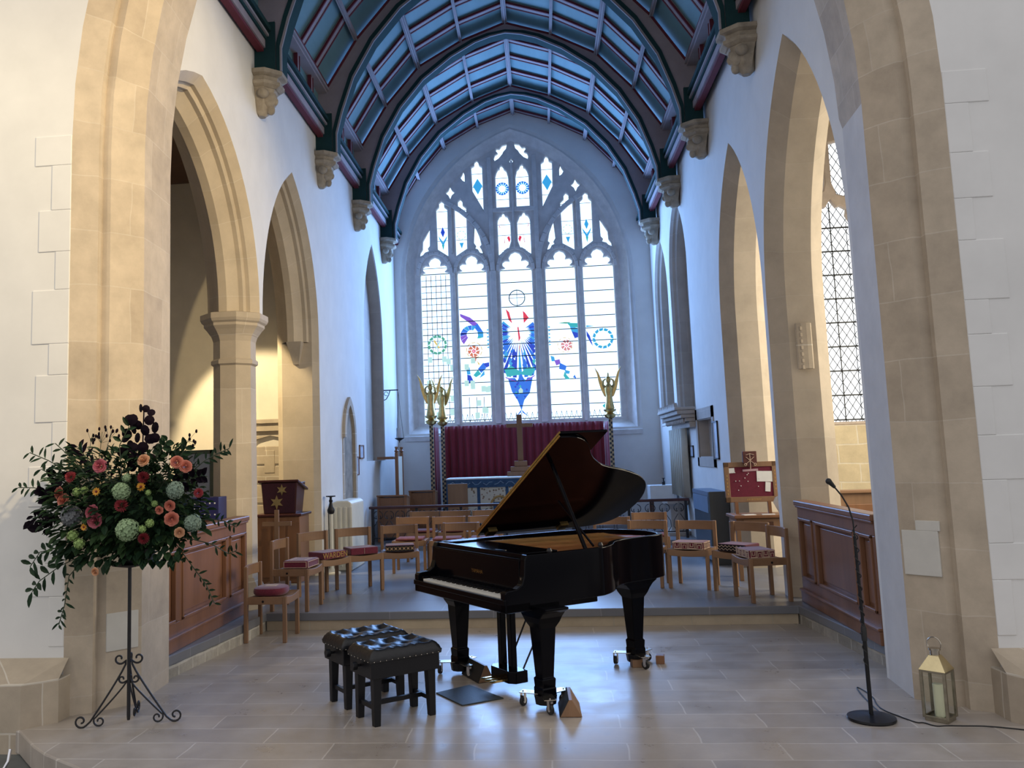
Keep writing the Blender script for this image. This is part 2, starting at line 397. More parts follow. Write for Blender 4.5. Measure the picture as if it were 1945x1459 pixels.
mb = MB().frustum((XL - .31, 12.20, 3.18), (.08, .05, 0), (XL - .31, 12.17, 3.5), (.22, .22, 0)); struct(mb.build('trim_7', STONE_G))
struct(moulding('trim_8', L3, [(0, 0), (.02, .02), (.02, .24)], PL, STONE_BLIND))
bp = outline(*L3, r=.0); struct(plate('wall_left', [bp], .04, STONE_BLIND, M_SIDE(XL - .25)))
# ---- south (right) arcade wall
R1 = (7.2, 9.86, 3.4, 5.86, 0); R2 = (9.98, 12.3, 3.6, 5.69, 0); R3 = (14.7, 16.62, 4.9, 6.24, 2.32); R4 = (16.95, 18.8, 4.8, 6.12, 2.32)
o1 = outline(*R1); o2 = outline(*R2)
wall = [(7.05, 7.0), (7.05, 0), (7.2, 0)] + o1[1:-1] + [(9.86, 0), (9.98, 0)] + o2[1:-1] + [(12.3, 0), (YE + .6, 0), (YE + .6, 7.0)]
AUM = [(13.40, 1.64), (14.6, 1.64), (14.6, 2.25), (13.40, 2.25)]
struct(plate('wall_right', [wall, outline(*R3), outline(*R4), AUM], T, PLASTER, M_SIDE(XR + T / 2)))
rord = [(0, 0), (.15, .17), (.15, .46), (.0, T)]
rmi = lambda k, z, i: 0
struct(moulding('trim_9', R1, rord, PR, STONE_G))
struct(moulding('trim_10', R2, rord, PR, STONE_G))
for nm, A in (('trim_11', R3), ('trim_12', R4)):
    struct(moulding(nm, A, [(0, 0), (.05, .05), (.06, .09), (.10, .12), (.10, .30)], PR, STONE_BLIND))
    struct(plate('wall_right', [outline(*A)], .04, STONE_BLIND, M_SIDE(XR + .31)))
    struct(MB().add([(XR - .01, A[0], A[4] - .05), (XR - .01, A[1], A[4] - .05), (XR + .3, A[1], A[4] + .2), (XR + .3, A[0], A[4] + .2), (XR + .3, A[0], A[4] - .1), (XR + .3, A[1], A[4] - .1)], [(0, 1, 2, 3), (0, 4, 5, 1)]).build('trim_13', STONE_BLIND))
# aumbry recess lining
mb = MB().bb(XR + .16, XR + .20, 13.3, 14.7, 1.55, 2.35)
mb.bb(XR - .015, XR + .1, 13.26, 13.40, 1.5, 2.42).bb(XR - .015, XR + .1, 14.6, 14.74, 1.5, 2.42).bb(XR - .015, XR + .1, 13.26, 14.74, 1.5, 1.64).bb(XR - .015, XR + .1, 13.26, 14.74, 2.25, 2.42)
mb.bb(XR + .005, XR + .17, 13.38, 13.41, 1.62, 2.27).bb(XR + .005, XR + .17, 14.585, 14.62, 1.62, 2.27).bb(XR + .005, XR + .17, 13.38, 14.62, 1.62, 1.655).bb(XR + .005, XR + .17, 13.38, 14.62, 2.235, 2.27)
struct(mb.build('trim_14', STONE_BLIND))
# pale repair stones and the worn carving on the south pier
def repair(name, parent_pts, mat):
    mb = MB(); mb.add(parent_pts, [(0, 1, 2, 3)]); return mb

# ---- east wall and great window
XW = -.42
EA = (XW - 2.6, XW + 2.6, 5.7, 9.27, 2.30)
struct(plate('wall_east', [[(-3.9, -.2), (3.2, -.2), (3.2, 10.4), (-3.9, 10.4)], outline(*EA)], .40, PLASTER, M_EAST(YE + .20)))
struct(moulding('trim_15', EA, [(0, 0), (.06, .03), (.10, .03), (.22, .26), (.27, .30)], lambda a, z, d: (a, YE + d, z), [PLASTER_OLD, WIN_STONE], mi=lambda k, z, i: 0 if k < 2 else 1))
mb = MB().add([(EA[0], YE - .03, 2.24), (EA[1], YE - .03, 2.24), (EA[1], YE + .34, 2.50), (EA[0], YE + .34, 2.50), (EA[0], YE - .03, 2.14), (EA[1], YE - .03, 2.14), (EA[0], YE + .34, 2.14), (EA[1], YE + .34, 2.14)], [(0, 1, 2, 3), (4, 5, 1, 0), (6, 7, 5, 4), (0, 3, 6, 4), (1, 5, 7, 2)])
struct(mb.build('trim_16', WIN_STONE))
YG = YE + .38
def cusped(x0, x1, z0, zs, zh=None):
    cx = (x0 + x1) / 2; w = (x1 - x0) / 2; k = (zh or w * 1.22) / 1.22
    h = [(-1, 0), (-.93, .16), (-.66, .24), (-.82, .38), (-.82, .58), (-.64, .70), (-.36, .66), (-.42, .88), (-.27, 1.12), (0, 1.24)]
    left = [(cx + a * w, zs + b * k) for a, b in h]
    return [(x0, z0)] + left + [(2 * cx - a, b) for a, b in reversed(left[:-1])] + [(x1, z0)]
mir = lambda pts: [(-a, z) for a, z in reversed(pts)]
A1 = [(-1.78, 7.46), (-1.71, 7.53), (-1.71, 7.62), (-1.65, 7.66), (-1.59, 7.61), (-1.59, 7.52), (-1.52, 7.46), (-1.53, 6.36), (-1.77, 6.53)]
A2 = [(-1.35, 7.46), (-1.27, 7.54), (-1.27, 7.63), (-1.21, 7.68), (-1.16, 7.62), (-1.16, 7.53), (-1.08, 7.46), (-1.09, 6.51), (-1.35, 6.35)]
DL = [(-1.94, 7.03), (-1.95, 6.62), (-2.0, 6.56), (-1.98, 6.50), (-2.07, 6.47), (-2.11, 6.42), (-2.19, 6.38), (-2.18, 6.46), (-2.12, 6.55), (-2.11, 6.73)]
DR = [(-.90, 7.03), (-.80, 6.78), (-.76, 6.58), (-.80, 6.54), (-.77, 6.49), (-.73, 6.38), (-.80, 6.40), (-.84, 6.48), (-.91, 6.51), (-.88, 6.56), (-.93, 6.64)]
QT = [(-1.44, 8.0), (-1.40, 7.91), (-1.33, 7.85), (-1.40, 7.79), (-1.44, 7.70), (-1.48, 7.79), (-1.55, 7.85), (-1.48, 7.91)]
BB = [(-.93, 8.42), (-.86, 8.46), (-.85, 8.54), (-.80, 8.58), (-.76, 8.53), (-.75, 8.46), (-.68, 8.41), (-.68, 7.40), (-.92, 7.86)]
TR = [(-1.12, 8.34), (-1.09, 8.25), (-1.09, 8.09), (-1.14, 8.12), (-1.19, 8.20), (-1.15, 8.26)]
C1 = [(-.38, 8.16), (-.35, 8.26), (-.31, 8.33), (-.27, 8.34), (-.27, 8.40), (-.23, 8.42), (-.19, 8.38), (-.18, 8.33), (-.12, 8.28), (-.11, 8.22), (-.085, 8.14), (-.085, 7.43), (-.38, 7.43)]
D1 = [(-.37, 7.07), (-.36, 7.14), (-.32, 7.21), (-.27, 7.23), (-.26, 7.28), (-.22, 7.29), (-.19, 7.22), (-.14, 7.20), (-.11, 7.12), (-.08, 7.06), (-.08, 6.62), (-.13, 6.47), (-.37, 6.31)]
Q1 = [(-.08, 8.93), (-.11, 8.81), (-.17, 8.75), (-.20, 8.69), (-.29, 8.59), (-.38, 8.54), (-.40, 8.60), (-.37, 8.68), (-.30, 8.72), (-.35, 8.78), (-.33, 8.83), (-.26, 8.82), (-.20, 8.90)]
Q0 = [(0, 8.57), (.055, 8.51), (0, 8.45), (-.055, 8.51)]
LIGHTS = [(-2.19, -1.51), (-1.335, -.67), (-.36, .36), (.67, 1.335), (1.51, 2.19)]
holes = []
for i, (a, b) in enumerate(LIGHTS):
    holes.append(cusped(a, b, 2.54, 5.92, .42 if i != 2 else .45))
for s in (A1, A2, DL, DR, QT, BB, TR, C1, D1, Q1): holes += [s, mir(s)]
holes.append(Q0)
shift = lambda lp: [(a + XW, z) for a, z in lp]
WA = (XW - 2.36, XW + 2.36, 5.7, 9.12, 2.42)
win = thing('window_1', None, None, (0, 0, 0)); struct(win)
tr = plate('tracery', [outline(*WA)] + [shift(h) for h in holes], .14, WIN_STONE, M_EAST(YG), win, bevel=.022)
# raised mullion ribs on the face of the tracery
mb = MB()
for x, w in ((-1.42, .07), (-.515, .13), (.515, .13), (1.42, .07)):
    mb.bb(XW + x - w / 2, XW + x + w / 2, YG - .15, YG - .04, 2.48, 5.95)
for x in (-.515, .515): mb.bb(XW + x - .05, XW + x + .05, YG - .13, YG - .04, 5.9, 8.62)
for sx in (-1, 1):
    for k in range(12):
        pass
def rib_arc(pts, w=.07, d=.11):
    for p, q in zip(pts[:-1], pts[1:]): mb.bar((XW + p[0], YG - .09, p[1]), (XW + q[0], YG - .09, q[1]), w, d)
for sx in (-1, 1):
    R = 1.85   # sub-arches over the pairs of lights
    rib_arc([(sx * (.515 + R * (1 - cos(t))), 5.95 + R * sin(t)) for t in [i * .112 for i in range(11)]], .09)
    for a, b in ((LIGHTS[0]), (LIGHTS[1])):
        c = (a + b) / 2; w = (b - a) / 2 + .05
        rib_arc([(sx * (c - w * cos(t)), 5.93 + w * 1.3 * sin(t)) for t in [pi * i / 10 for i in range(11)]], .05, .08)
    rib_arc([(sx * -1.44, 6.4), (sx * -1.44, 7.55)], .045)
rib_arc([(-.41 * cos(pi * i / 10), 5.93 + .53 * sin(pi * i / 10)) for i in range(11)], .05, .08)
rib_arc([(0, 6.45), (0, 8.5)], .045); rib_arc([(-.5, 7.36), (.5, 7.36)], .06)
mb.build('mullion', WIN_STONE, win, bevel=.015)
# glazing: clear quarries, coloured figures and lead bars, all in one sheet behind the stone
G_CLEAR = emit_mat('clear_window_glass', (.54, .75, 1.0), WIN_EMIT)
cols = {'blue': (.03, .20, .85), 'deep': (.02, .07, .62), 'azure': (.05, .42, .85), 'teal': (.04, .50, .55), 'green': (.10, .42, .28), 'purple': (.26, .12, .70),
        'red': (.85, .05, .10), 'rose': (.80, .30, .30), 'amber': (.85, .60, .15), 'mint': (.55, .85, .80), 'rust': (.75, .22, .12)}
keys = list(cols)
gm = [G_CLEAR] + [emit_mat(k + '_window_glass', cols[k], .80) for k in keys]
LEAD = pm('window_lead', (.03, .035, .04), .6, .1, 10); gm.append(LEAD)
mb = MB(); YP = YG + .10
mb.bb(XW - 2.34, XW + 2.34, YP, YP + .02, 2.45, 9.1, 0)
layer = [0]
def pane(pts, col):
    layer[0] += 1; y = YP - .004 - .00012 * layer[0]
    k = len(pts); mi = keys.index(col) + 1
    mb.add([(XW + a, y, z) for a, z in pts], [tuple(range(k))], mi)
def ring(cx, cz, r0, r1, col, n=12, gap=.25, jag=0):
    for i in range(n):
        a = 2 * pi * i / n; b = 2 * pi * (i + 1 - gap) / n
        pane([(cx + r0 * cos(a), cz + r0 * sin(a)), (cx + r1 * cos(a + jag), cz + r1 * sin(a + jag)), (cx + r1 * cos(b + jag), cz + r1 * sin(b + jag)), (cx + r0 * cos(b), cz + r0 * sin(b))], col)
rnd = random.Random(3)
# central light: rays around a white robed shape, red below the arms, a blue pendant form
for i in range(34):
    a = rad(-212 + i * 7.2); 
    if -125 < math.degrees(a) < -55: pass
    r0 = .16 + rnd.random() * .10; c = (0, 4.55)
    ex = cos(a); ez = sin(a)
    r1 = min(.36 / max(abs(ex), .05), .62 if ez > 0 else 1.05)
    if r1 < r0 + .05: continue
    wv = min(.045 / r1, .11)
    pane([(c[0] + ex * r0, c[1] + ez * r0), (c[0] + cos(a + wv) * r1, c[1] + sin(a + wv) * r1), (c[0] + cos(a - wv) * r1, c[1] + sin(a - wv) * r1)], rnd.choice(['blue', 'azure', 'blue', 'deep']))
for i in range(26):
    x = rnd.uniform(-.34, .34); z = rnd.uniform(3.65, 4.25)
    if abs(x) < .10: continue
    w = rnd.uniform(.03, .07); h = rnd.uniform(.06, .16)
    pane([(x - w, z), (x, z + h), (x + w * .8, z + h * .2), (x, z - h)], rnd.choice(['blue', 'deep', 'azure', 'teal']))
pane([(-.27, 5.09), (-.19, 5.01), (-.13, 4.74), (-.21, 4.83)], 'red'); pane([(.12, 5.03), (.17, 4.98), (.25, 4.86), (.13, 4.74)], 'red')
pane([(-.02, 4.66), (.01, 4.66), (.04, 4.4), (0, 4.32)], 'red'); pane([(.0, 4.2), (.03, 4.3), (.02, 4.0)], 'rose')
pane([(-.35, 3.70), (-.19, 3.78), (-.05, 3.68), (.03, 3.62), (.12, 3.70), (.24, 3.74), (.34, 3.68), (.25, 3.53), (.02, 3.57), (-.3, 3.53)], 'teal')
pane([(-.28, 3.50), (-.12, 3.50), (-.07, 3.43), (.02, 3.60), (.11, 3.42), (.16, 3.50), (.28, 3.50), (.20, 3.15), (.07, 2.99), (0, 2.76), (-.08, 2.99), (-.2, 3.19)], 'blue')
pane([(-.35, 3.54), (-.32, 3.50), (-.10, 3.40), (-.09, 3.43)], 'purple'); pane([(.35, 3.56), (.32, 3.52), (.12, 3.40), (.12, 3.44)], 'purple')
pane([(-.14, 2.62), (-.02, 2.76), (.0, 2.78), (-.01, 2.72)], 'blue'); pane([(.15, 2.62), (.02, 2.76), (0, 2.78), (.02, 2.71)], 'blue')
for i in range(14):
    x = rnd.uniform(-.14, .14); z = rnd.uniform(3.05, 3.45); pane([(x - .03, z), (x, z + .03), (x + .03, z), (x, z - .03)], rnd.choice(['azure', 'teal', 'deep']))
pane([(-.05, 3.22), (0, 3.28), (.05, 3.22), (.04, 3.14), (-.04, 3.14)], 'mint')
# second light: a wing of purple and blue over an amber rosette and a trailing robe
wing = [(-1.32, 5.03), (-1.09, 4.93), (-.92, 4.78), (-.80, 4.58), (-.80, 4.46), (-.88, 4.44)]
win2 = [(-1.31, 4.96), (-1.14, 4.83), (-1.02, 4.72), (-.93, 4.60), (-.92, 4.50), (-.94, 4.44)]
for i in range(5): pane([wing[i], wing[i + 1], win2[i + 1], win2[i]], ['purple', 'purple', 'blue', 'azure', 'teal'][i])
for i in range(7):
    a = rad(60 + i * 24); b = rad(60 + i * 24 + 23)
    pane([(-1.08 + .10 * cos(a), 4.54 + .10 * sin(a)), (-1.08 + .25 * cos(a), 4.50 + .25 * sin(a)), (-1.08 + .25 * cos(b), 4.50 + .25 * sin(b)), (-1.08 + .10 * cos(b), 4.54 + .10 * sin(b))], ['azure', 'blue', 'azure', 'blue', 'deep', 'purple', 'purple'][i])
ring(-1.03, 4.15, .06, .14, 'rust', 7, .2, .3); ring(-1.03, 4.15, .01, .05, 'red', 5, .1); ring(-1.02, 4.17, .17, .19, 'amber', 9, .3)
pane([(-1.10, 4.02), (-.96, 4.02), (-1.0, 3.90)], 'rust'); pane([(-.98, 3.95), (-.93, 3.82), (-.90, 3.85)], 'amber')
for p, c in (([(-1.22, 3.8), (-1.14, 3.78), (-1.12, 3.62), (-1.2, 3.62)], 'azure'), ([(-1.2, 3.62), (-1.12, 3.60), (-1.06, 3.47), (-1.2, 3.39)], 'deep'), ([(-1.06, 3.6), (-.95, 3.72), (-.88, 3.62), (-1.0, 3.55)], 'teal'), ([(-.95, 3.74), (-.82, 3.88), (-.76, 3.75), (-.88, 3.64)], 'blue'), ([(-.82, 3.86), (-.69, 3.88), (-.69, 3.79), (-.76, 3.76)], 'deep'), ([(-.88, 3.60), (-.81, 3.70), (-.80, 3.60), (-.92, 3.53)], 'azure')): pane(p, c)
# fourth light: blue-green wing, rose rosette, robe
for p, c in (([(.89, 4.70), (1.05, 4.72), (1.2, 4.71), (1.1, 4.68)], 'green'), ([(1.10, 4.70), (1.38, 4.68), (1.34, 4.58), (1.18, 4.60)], 'teal'), ([(1.16, 4.62), (1.34, 4.57), (1.34, 4.45), (1.2, 4.5)], 'azure'), ([(1.2, 4.5), (1.34, 4.46), (1.34, 4.36), (1.26, 4.34)], 'deep')): pane(p, c)
ring(1.07, 4.19, .05, .13, 'rose', 8, .25, .2); ring(1.07, 4.19, .01, .04, 'red', 4, .1); ring(1.04, 4.2, .16, .175, 'amber', 9, .4)
for p, c in (([(.70, 3.97), (.78, 3.94), (.80, 3.84), (.72, 3.84)], 'azure'), ([(.78, 3.86), (.90, 3.88), (.92, 3.78), (.82, 3.74)], 'purple'), ([(.90, 3.8), (1.05, 3.72), (1.02, 3.62), (.88, 3.66)], 'blue'), ([(1.0, 3.64), (1.12, 3.60), (1.10, 3.54), (1.02, 3.55)], 'azure'), ([(1.0, 3.6), (1.04, 3.52), (1.12, 3.42), (1.02, 3.42), (.97, 3.5)], 'teal'), ([(1.18, 3.46), (1.22, 3.52), (1.26, 3.42)], 'blue')): pane(p, c)
for i in range(6): pane([(.68, 4.2 + i * .08), (.73, 4.22 + i * .08), (.68, 4.25 + i * .08)], 'azure'); pane([(-.68, 4.2 + i * .08), (-.73, 4.22 + i * .08), (-.68, 4.25 + i * .08)], 'azure')
# wreaths in the outer lights
ring(-1.86, 4.33, .17, .225, 'green', 12, .2, .08); pane([(-1.95, 4.42), (-1.92, 4.45), (-1.8, 4.26), (-1.83, 4.24)], 'amber'); pane([(-1.76, 4.43), (-1.79, 4.45), (-1.92, 4.24), (-1.9, 4.22)], 'mint')
ring(1.89, 4.31, .175, .235, 'azure', 12, .22, -.08); ring(1.89, 4.31, .18, .2, 'teal', 12, .5, .2)
pane([(1.53, 4.62), (1.72, 4.60), (1.53, 4.58)], 'azure'); pane([(1.53, 4.50), (1.60, 4.38), (1.66, 4.14), (1.62, 4.2), (1.53, 4.38)], 'deep')
pane([(1.80, 2.80), (1.88, 2.86), (1.93, 2.80), (1.86, 2.72)], 'teal'); pane([(1.88, 2.98), (1.92, 3.12), (1.98, 3.0)], 'rose')
for i in range(40):
    x = rnd.uniform(-2.15, -.72); z = rnd.uniform(2.55, 4.1)
    if -1.51 < x < -1.33: continue
    pane([(x, z), (x + .1, z), (x + .1, z + .13), (x, z + .13)], 'mint') if rnd.random() < .55 else None
# tracery lights: diamonds, stars, a few red pieces
for s in (-1, 1):
    pane([(s * -.80, 8.18), (s * -.80 + .11, 8.0), (s * -.80, 7.80), (s * -.80 - .11, 8.0)], 'azure')
    ring(s * -.235, 7.90, .08, .15, 'azure', 14, .3, .1); ring(s * -.235, 7.90, .12, .155, 'blue', 14, .2)
    pane([(s * -1.65, 7.08), (s * -1.65 + .05, 6.95), (s * -1.65, 6.83), (s * -1.65 - .05, 6.95)], 'deep' if s > 0 else 'azure')
    for u in (-1, 1): pane([(s * -1.65, 6.72), (s * -1.65 + u * .11, 6.88), (s * -1.65 + u * .08, 6.78), (s * -1.65, 6.62)], 'azure')
    pane([(s * -1.65 - .03, 6.66), (s * -1.65 + .03, 6.66), (s * -1.65, 6.52)], 'teal')
    pane([(s * -1.22 - .05, 6.68), (s * -1.22 + .05, 6.68), (s * -1.22, 6.54)], 'azure'); ring(s * -1.22, 6.86, .09, .11, 'mint', 8, .4)
    pane([(s * -.12, 6.62), (s * -.17, 6.74), (s * -.12, 6.78), (s * -.09, 6.70)], 'red'); pane([(s * -.34, 7.0), (s * -.36, 7.1), (s * -.30, 6.95)], 'rose'); pane([(s * -.24, 6.6), (s * -.2, 6.9), (s * -.22, 6.62)], 'rose')
LM = len(gm) - 1
for i, (a, b) in enumerate(LIGHTS):
    z = 2.54; dz = .283
    for k in range(13):
        zz = 2.58 + dz * k
        if zz < 6.1: mb.bb(XW + a, XW + b, YP - .02, YP - .01, zz - .009, zz + .009, LM)
    nv = 6 if i == 0 else (4 if i == 1 else 0)
    top = 5.95 if i == 0 else 3.1
    for k in range(1, nv): 
        x = XW + a + (b - a) * k / nv; mb.bb(x - .006, x + .006, YP - .018, YP - .012, 2.54, top, LM)
    if i == 0:
        for k in range(13): mb.bb(XW + a, XW + b, YP - .018, YP - .012, 2.72 + dz * k - .006, 2.72 + dz * k + .006, LM)
    for k in range(6):   # pointed quarries along the sill
        x0 = XW + a + (b - a) * k / 6; x1 = XW + a + (b - a) * (k + 1) / 6; xm = (x0 + x1) / 2
        mb.tube([(x0, YP - .014, 2.72), (x0 + .02, YP - .014, 2.62), (xm, YP - .014, 2.54)], .006, 4, LM); mb.tube([(x1, YP - .014, 2.72), (x1 - .02, YP - .014, 2.62), (xm, YP - .014, 2.54)], .006, 4, LM)
mb.tube([(XW + .18 * cos(t), YP - .014, 5.33 + .18 * sin(t)) for t in [2 * pi * i / 20 for i in range(20)]], .012, 4, LM, True)
mb.bb(XW - .18, XW + .18, YP - .018, YP - .012, 5.325, 5.335, LM); mb.bb(XW - .005, XW + .005, YP - .018, YP - .012, 5.15, 5.51, LM)
for s in (-1, 1):
    for zz in (8.3, 7.98, 7.7): mb.bb(XW + s * .93, XW + s * .68, YP - .018, YP - .012, zz - .005, zz + .005, LM)
    for x0, x1 in ((-1.78, -1.52), (-1.35, -1.08)):
        for zz in (7.45, 7.05, 6.75): mb.bb(XW + s * x0, XW + s * x1, YP - .018, YP - .012, zz - .005, zz + .005, LM)
    for zz in (8.16, 7.65, 7.05, 6.8): mb.bb(XW + s * .38, XW + s * .08, YP - .018, YP - .012, zz - .005, zz + .005, LM)
mb.build('glass', gm, win)
# =================================================================== THE ROOF
XC = -.333
CS = [(-2.70, 7.36), (-2.21, 8.13), (-1.60, 8.82), (-.81, 9.25), (0, 9.53), (.81, 9.25), (1.60, 8.82), (2.21, 8.13), (2.70, 7.36)]
def off(pts, t): return [(a * (1 - t / 2.7), 7.36 + (z - 7.36) * (1 - t / 2.2)) for a, z in pts]
def band(mb, pin, pout, y0, y1, mi):
    for i in range(len(pin) - 1):
        q = [pin[i], pin[i + 1], pout[i + 1], pout[i]]
        mb.prism([(XC + a, z) for a, z in q], y0, y1, mi, 'y')
mb = MB(); band(mb, off(CS, -.08), off(CS, -.14), 7.15, 19.5, 0)
ceil = struct(mb.build('ceiling', R_BLUE))
RIBY = [9.65, 12.45, 15.0, 17.70]
rafters = []
ys = [7.2] + RIBY + [19.2]
for i in range(5):
    k = {0: 3, 4: 1}.get(i, 3)
    rafters += [ys[i] + (ys[i + 1] - ys[i]) * j / (k + 1) for j in range(1, k + 1)]
rafters.append(19.06)
for y in rafters:
    mb = MB(); w = .065
    band(mb, off(CS, -.035), off(CS, -.085), y - w, y + w, 0)
    for s in (-1, 1): band(mb, off(CS, -.025), off(CS, -.06), y + s * w - .014, y + s * w + .014, 1)
    mb.build('rafter', [R_GREY, R_RED], ceil)
for i, (a, z) in enumerate(CS[1:-1]):
    mb = MB(); big = i in (1, 3, 5); w = .032 if big else .016
    t = (a * .995, z - .005)
    mb.bb(XC + t[0] - w, XC + t[0] + w, 7.2, 19.2, t[1] - .03, t[1] + .06, 0)
    for s in (-1, 1): mb.bb(XC + t[0] + s * w - .012, XC + t[0] + s * w + .008, 7.2, 19.2, t[1] - .038, t[1] - .01, 1)
    if big: mb.bb(XC + t[0] - .014, XC + t[0] + .014, 7.2, 19.2, t[1] - .06, t[1] - .02, 1)
    mb.build('purlin', [R_GREY, R_PALE], ceil)
for s in (-1, 1):
    X = lambda a: XC + s * a
    mb = MB(); mb.bb(X(2.86), X(2.80), 7.1, 19.3, 6.80, 7.5, 0)                      # frieze boards
    mb.build('frieze', R_BLUE, ceil)
    mb = MB()
    mb.bb(X(2.84), X(2.66), 7.1, 19.3, 7.30, 7.42, 0); mb.bb(X(2.68), X(2.63), 7.1, 19.3, 7.33, 7.37, 2); mb.bb(X(2.70), X(2.65), 7.1, 19.3, 7.40, 7.44, 1)
    mb.build('cornice', [R_GREY, R_RED, R_PALE], ceil)
    mb = MB()
    mb.bb(X(2.88), X(2.68), 7.1, 19.3, 6.74, 6.90, 0); mb.bb(X(2.70), X(2.63), 7.1, 19.3, 6.84, 6.90, 0); mb.bb(X(2.69), X(2.655), 7.1, 19.3, 6.78, 6.81, 2); mb.bb(X(2.80), X(2.70), 7.1, 19.3, 6.64, 6.75, 1); mb.bb(X(2.80), X(2.72), 7.1, 19.3, 6.60, 6.66, 3)
    mb.build('wall_plate', [R_TEAL, R_GREY, R_PALE, R_RED], ceil)
    for y in rafters:
        mb = MB(); mb.bb(X(2.82), X(2.74), y - .05, y + .05, 6.88, 7.32, 0)
        for q in (-1, 1): mb.bb(X(2.78), X(2.73), y + q * .055 - .012, y + q * .055 + .012, 6.88, 7.32, 1)
        mb.build('frieze_post', [R_GREY, R_RED], ceil)
RP = [(0, 9.32), (.28, 9.275), (.56, 9.185), (1.0, 8.95), (1.52, 8.56), (1.94, 8.07), (2.26, 7.52), (2.44, 7.0), (2.53, 6.66), (2.56, 6.36)]
def rib_poly(dx, dz, zf):
    r = [(a + (dx if a else 0), z + dz) for a, z in RP if z > zf]
    r.append((r[-1][0], zf))
    return r
names = ['nearest the nave, its crown out of sight above', 'second from the nave', 'third from the nave', 'closest to the great east window']
for i, y in enumerate(RIBY):
    zl, zr = 6.36, 6.44
    root = thing('roof_rib', 'curved grey painted timber roof rib ' + names[i], 'roof rib', (XC, y, 6.36), 0, 'arched ribs of the chancel roof')
    loc = lambda p: (p[0], p[1] - 6.36)
    inner = [loc((-a, z)) for a, z in reversed(rib_poly(0, 0, zl))] + [loc(p) for p in rib_poly(0, 0, zr)[1:]]
    outer = [loc(p) for p in off(CS, .0)]
    outer = [loc((-2.82, zl)), loc((-2.82, 7.3))] + outer + [loc((2.82, 7.3)), loc((2.82, zr))]
    MB().prism(outer + inner[::-1], -.10, .10, 0, 'y').build('arch_board', R_GREY, root)
    def strip(d0, d1, y0, mat, name):
        p0 = [loc((-a, z)) for a, z in reversed(rib_poly(d0, d0, zl))] + [loc(p) for p in rib_poly(d0, d0, zr)[1:]]
        p1 = [loc((-a, z)) for a, z in reversed(rib_poly(d1, d1, zl))] + [loc(p) for p in rib_poly(d1, d1, zr)[1:]]
        mb = MB()
        for k in range(len(p0) - 1): mb.prism([p0[k], p0[k + 1], p1[k + 1], p1[k]], y0[0], y0[1], 0, 'y')
        return mb.build(name, mat, root)
    strip(-.012, .05, (-.125, .125), R_TEAL, 'lip_moulding'); strip(-.020, .004, (-.132, -.108), R_PALE, 'bead')
    mb = MB()
    o1 = off(CS, .045); o0 = off(CS, .01)
    for k in range(len(CS) - 1): mb.prism([loc(q) for q in (o1[k], o1[k + 1], o0[k + 1], o0[k])], -.118, .118, 0, 'y')
    mb.build('maroon_fillet', R_RED, root)
    for s, z in ((-1, zl), (1, zr)):
        mb = MB(); mb.bb(s * 2.83, s * 2.60, -.14, .14, z - 6.36, 7.0 - 6.36, 0)
        mb.bb(s * 2.84, s * 2.585, -.155, -.13, z - 6.36, .6, 1); mb.bb(s * 2.84, s * 2.585, .13, .155, z - 6.36, .6, 1)
        mb.build('wall_post', [R_GREY, R_TEAL], root)
places = ['first from the chancel arch', 'second from the chancel arch', 'third from the chancel arch', 'last one beside the east window']
for s, side, zc in ((-1, 'left', 6.36), (1, 'right', 6.44)):
    for i, y in enumerate(RIBY):
        root = thing('corbel', 'carved stone corbel high on the %s chancel wall, %s' % (side, places[i]), 'corbel', (XC + s * 2.80, y, zc), 0, 'stone corbels under the roof ribs')
        flat = (lambda q: [(max(x, -.031), y_, z_) for x, y_, z_ in q]) if s < 0 else (lambda q: [(min(x, .086), y_, z_) for x, y_, z_ in q])
        cap = MB().lathe([(.20, -.20), (.25, -.17), (.25, -.13), (.21, -.11), (.22, -.07), (.28, -.05), (.28, -.001)], n=8, a0=pi / 8, sx=1.1); cap.v = flat(cap.v); cap.build('moulded_cap', CORBEL_STONE, root)
        mb = MB().lathe([(.05, -.50), (.10, -.46), (.13, -.38), (.16, -.30), (.20, -.2)], n=8, a0=pi / 8)
        mb.sphere((-s * .10, -.02, -.30), (.10, .11, .12)); mb.sphere((-s * .17, -.02, -.33), (.04, .03, .05)); mb.sphere((-s * .07, -.16, -.27), (.07, .08, .06)); mb.sphere((-s * .07, .13, -.27), (.07, .08, .06)); mb.sphere((-s * .12, -.02, -.43), (.05, .05, .06))
        mb.v = flat(mb.v); mb.build('carved_head', CORBEL_STONE, root, True)
# tie rods under two corbels
# =================================================================== NORTH CHAPEL
NW = pm('north_chapel_plaster', (.70, .64, .53), .85, .05, 3)
struct(MB().bb(-8, XL - T + .3, 13.4, 13.7, .1, 6.6).build('wall_north', NW))
struct(MB().bb(-8.2, -7.9, 6.5, 13.7, -.2, 6.6).build('wall_north', NW))
struct(MB().bb(-8.2, XL - T + .02, 7.1, 13.7, 6.4, 6.55).build('ceiling', OAK_DK))
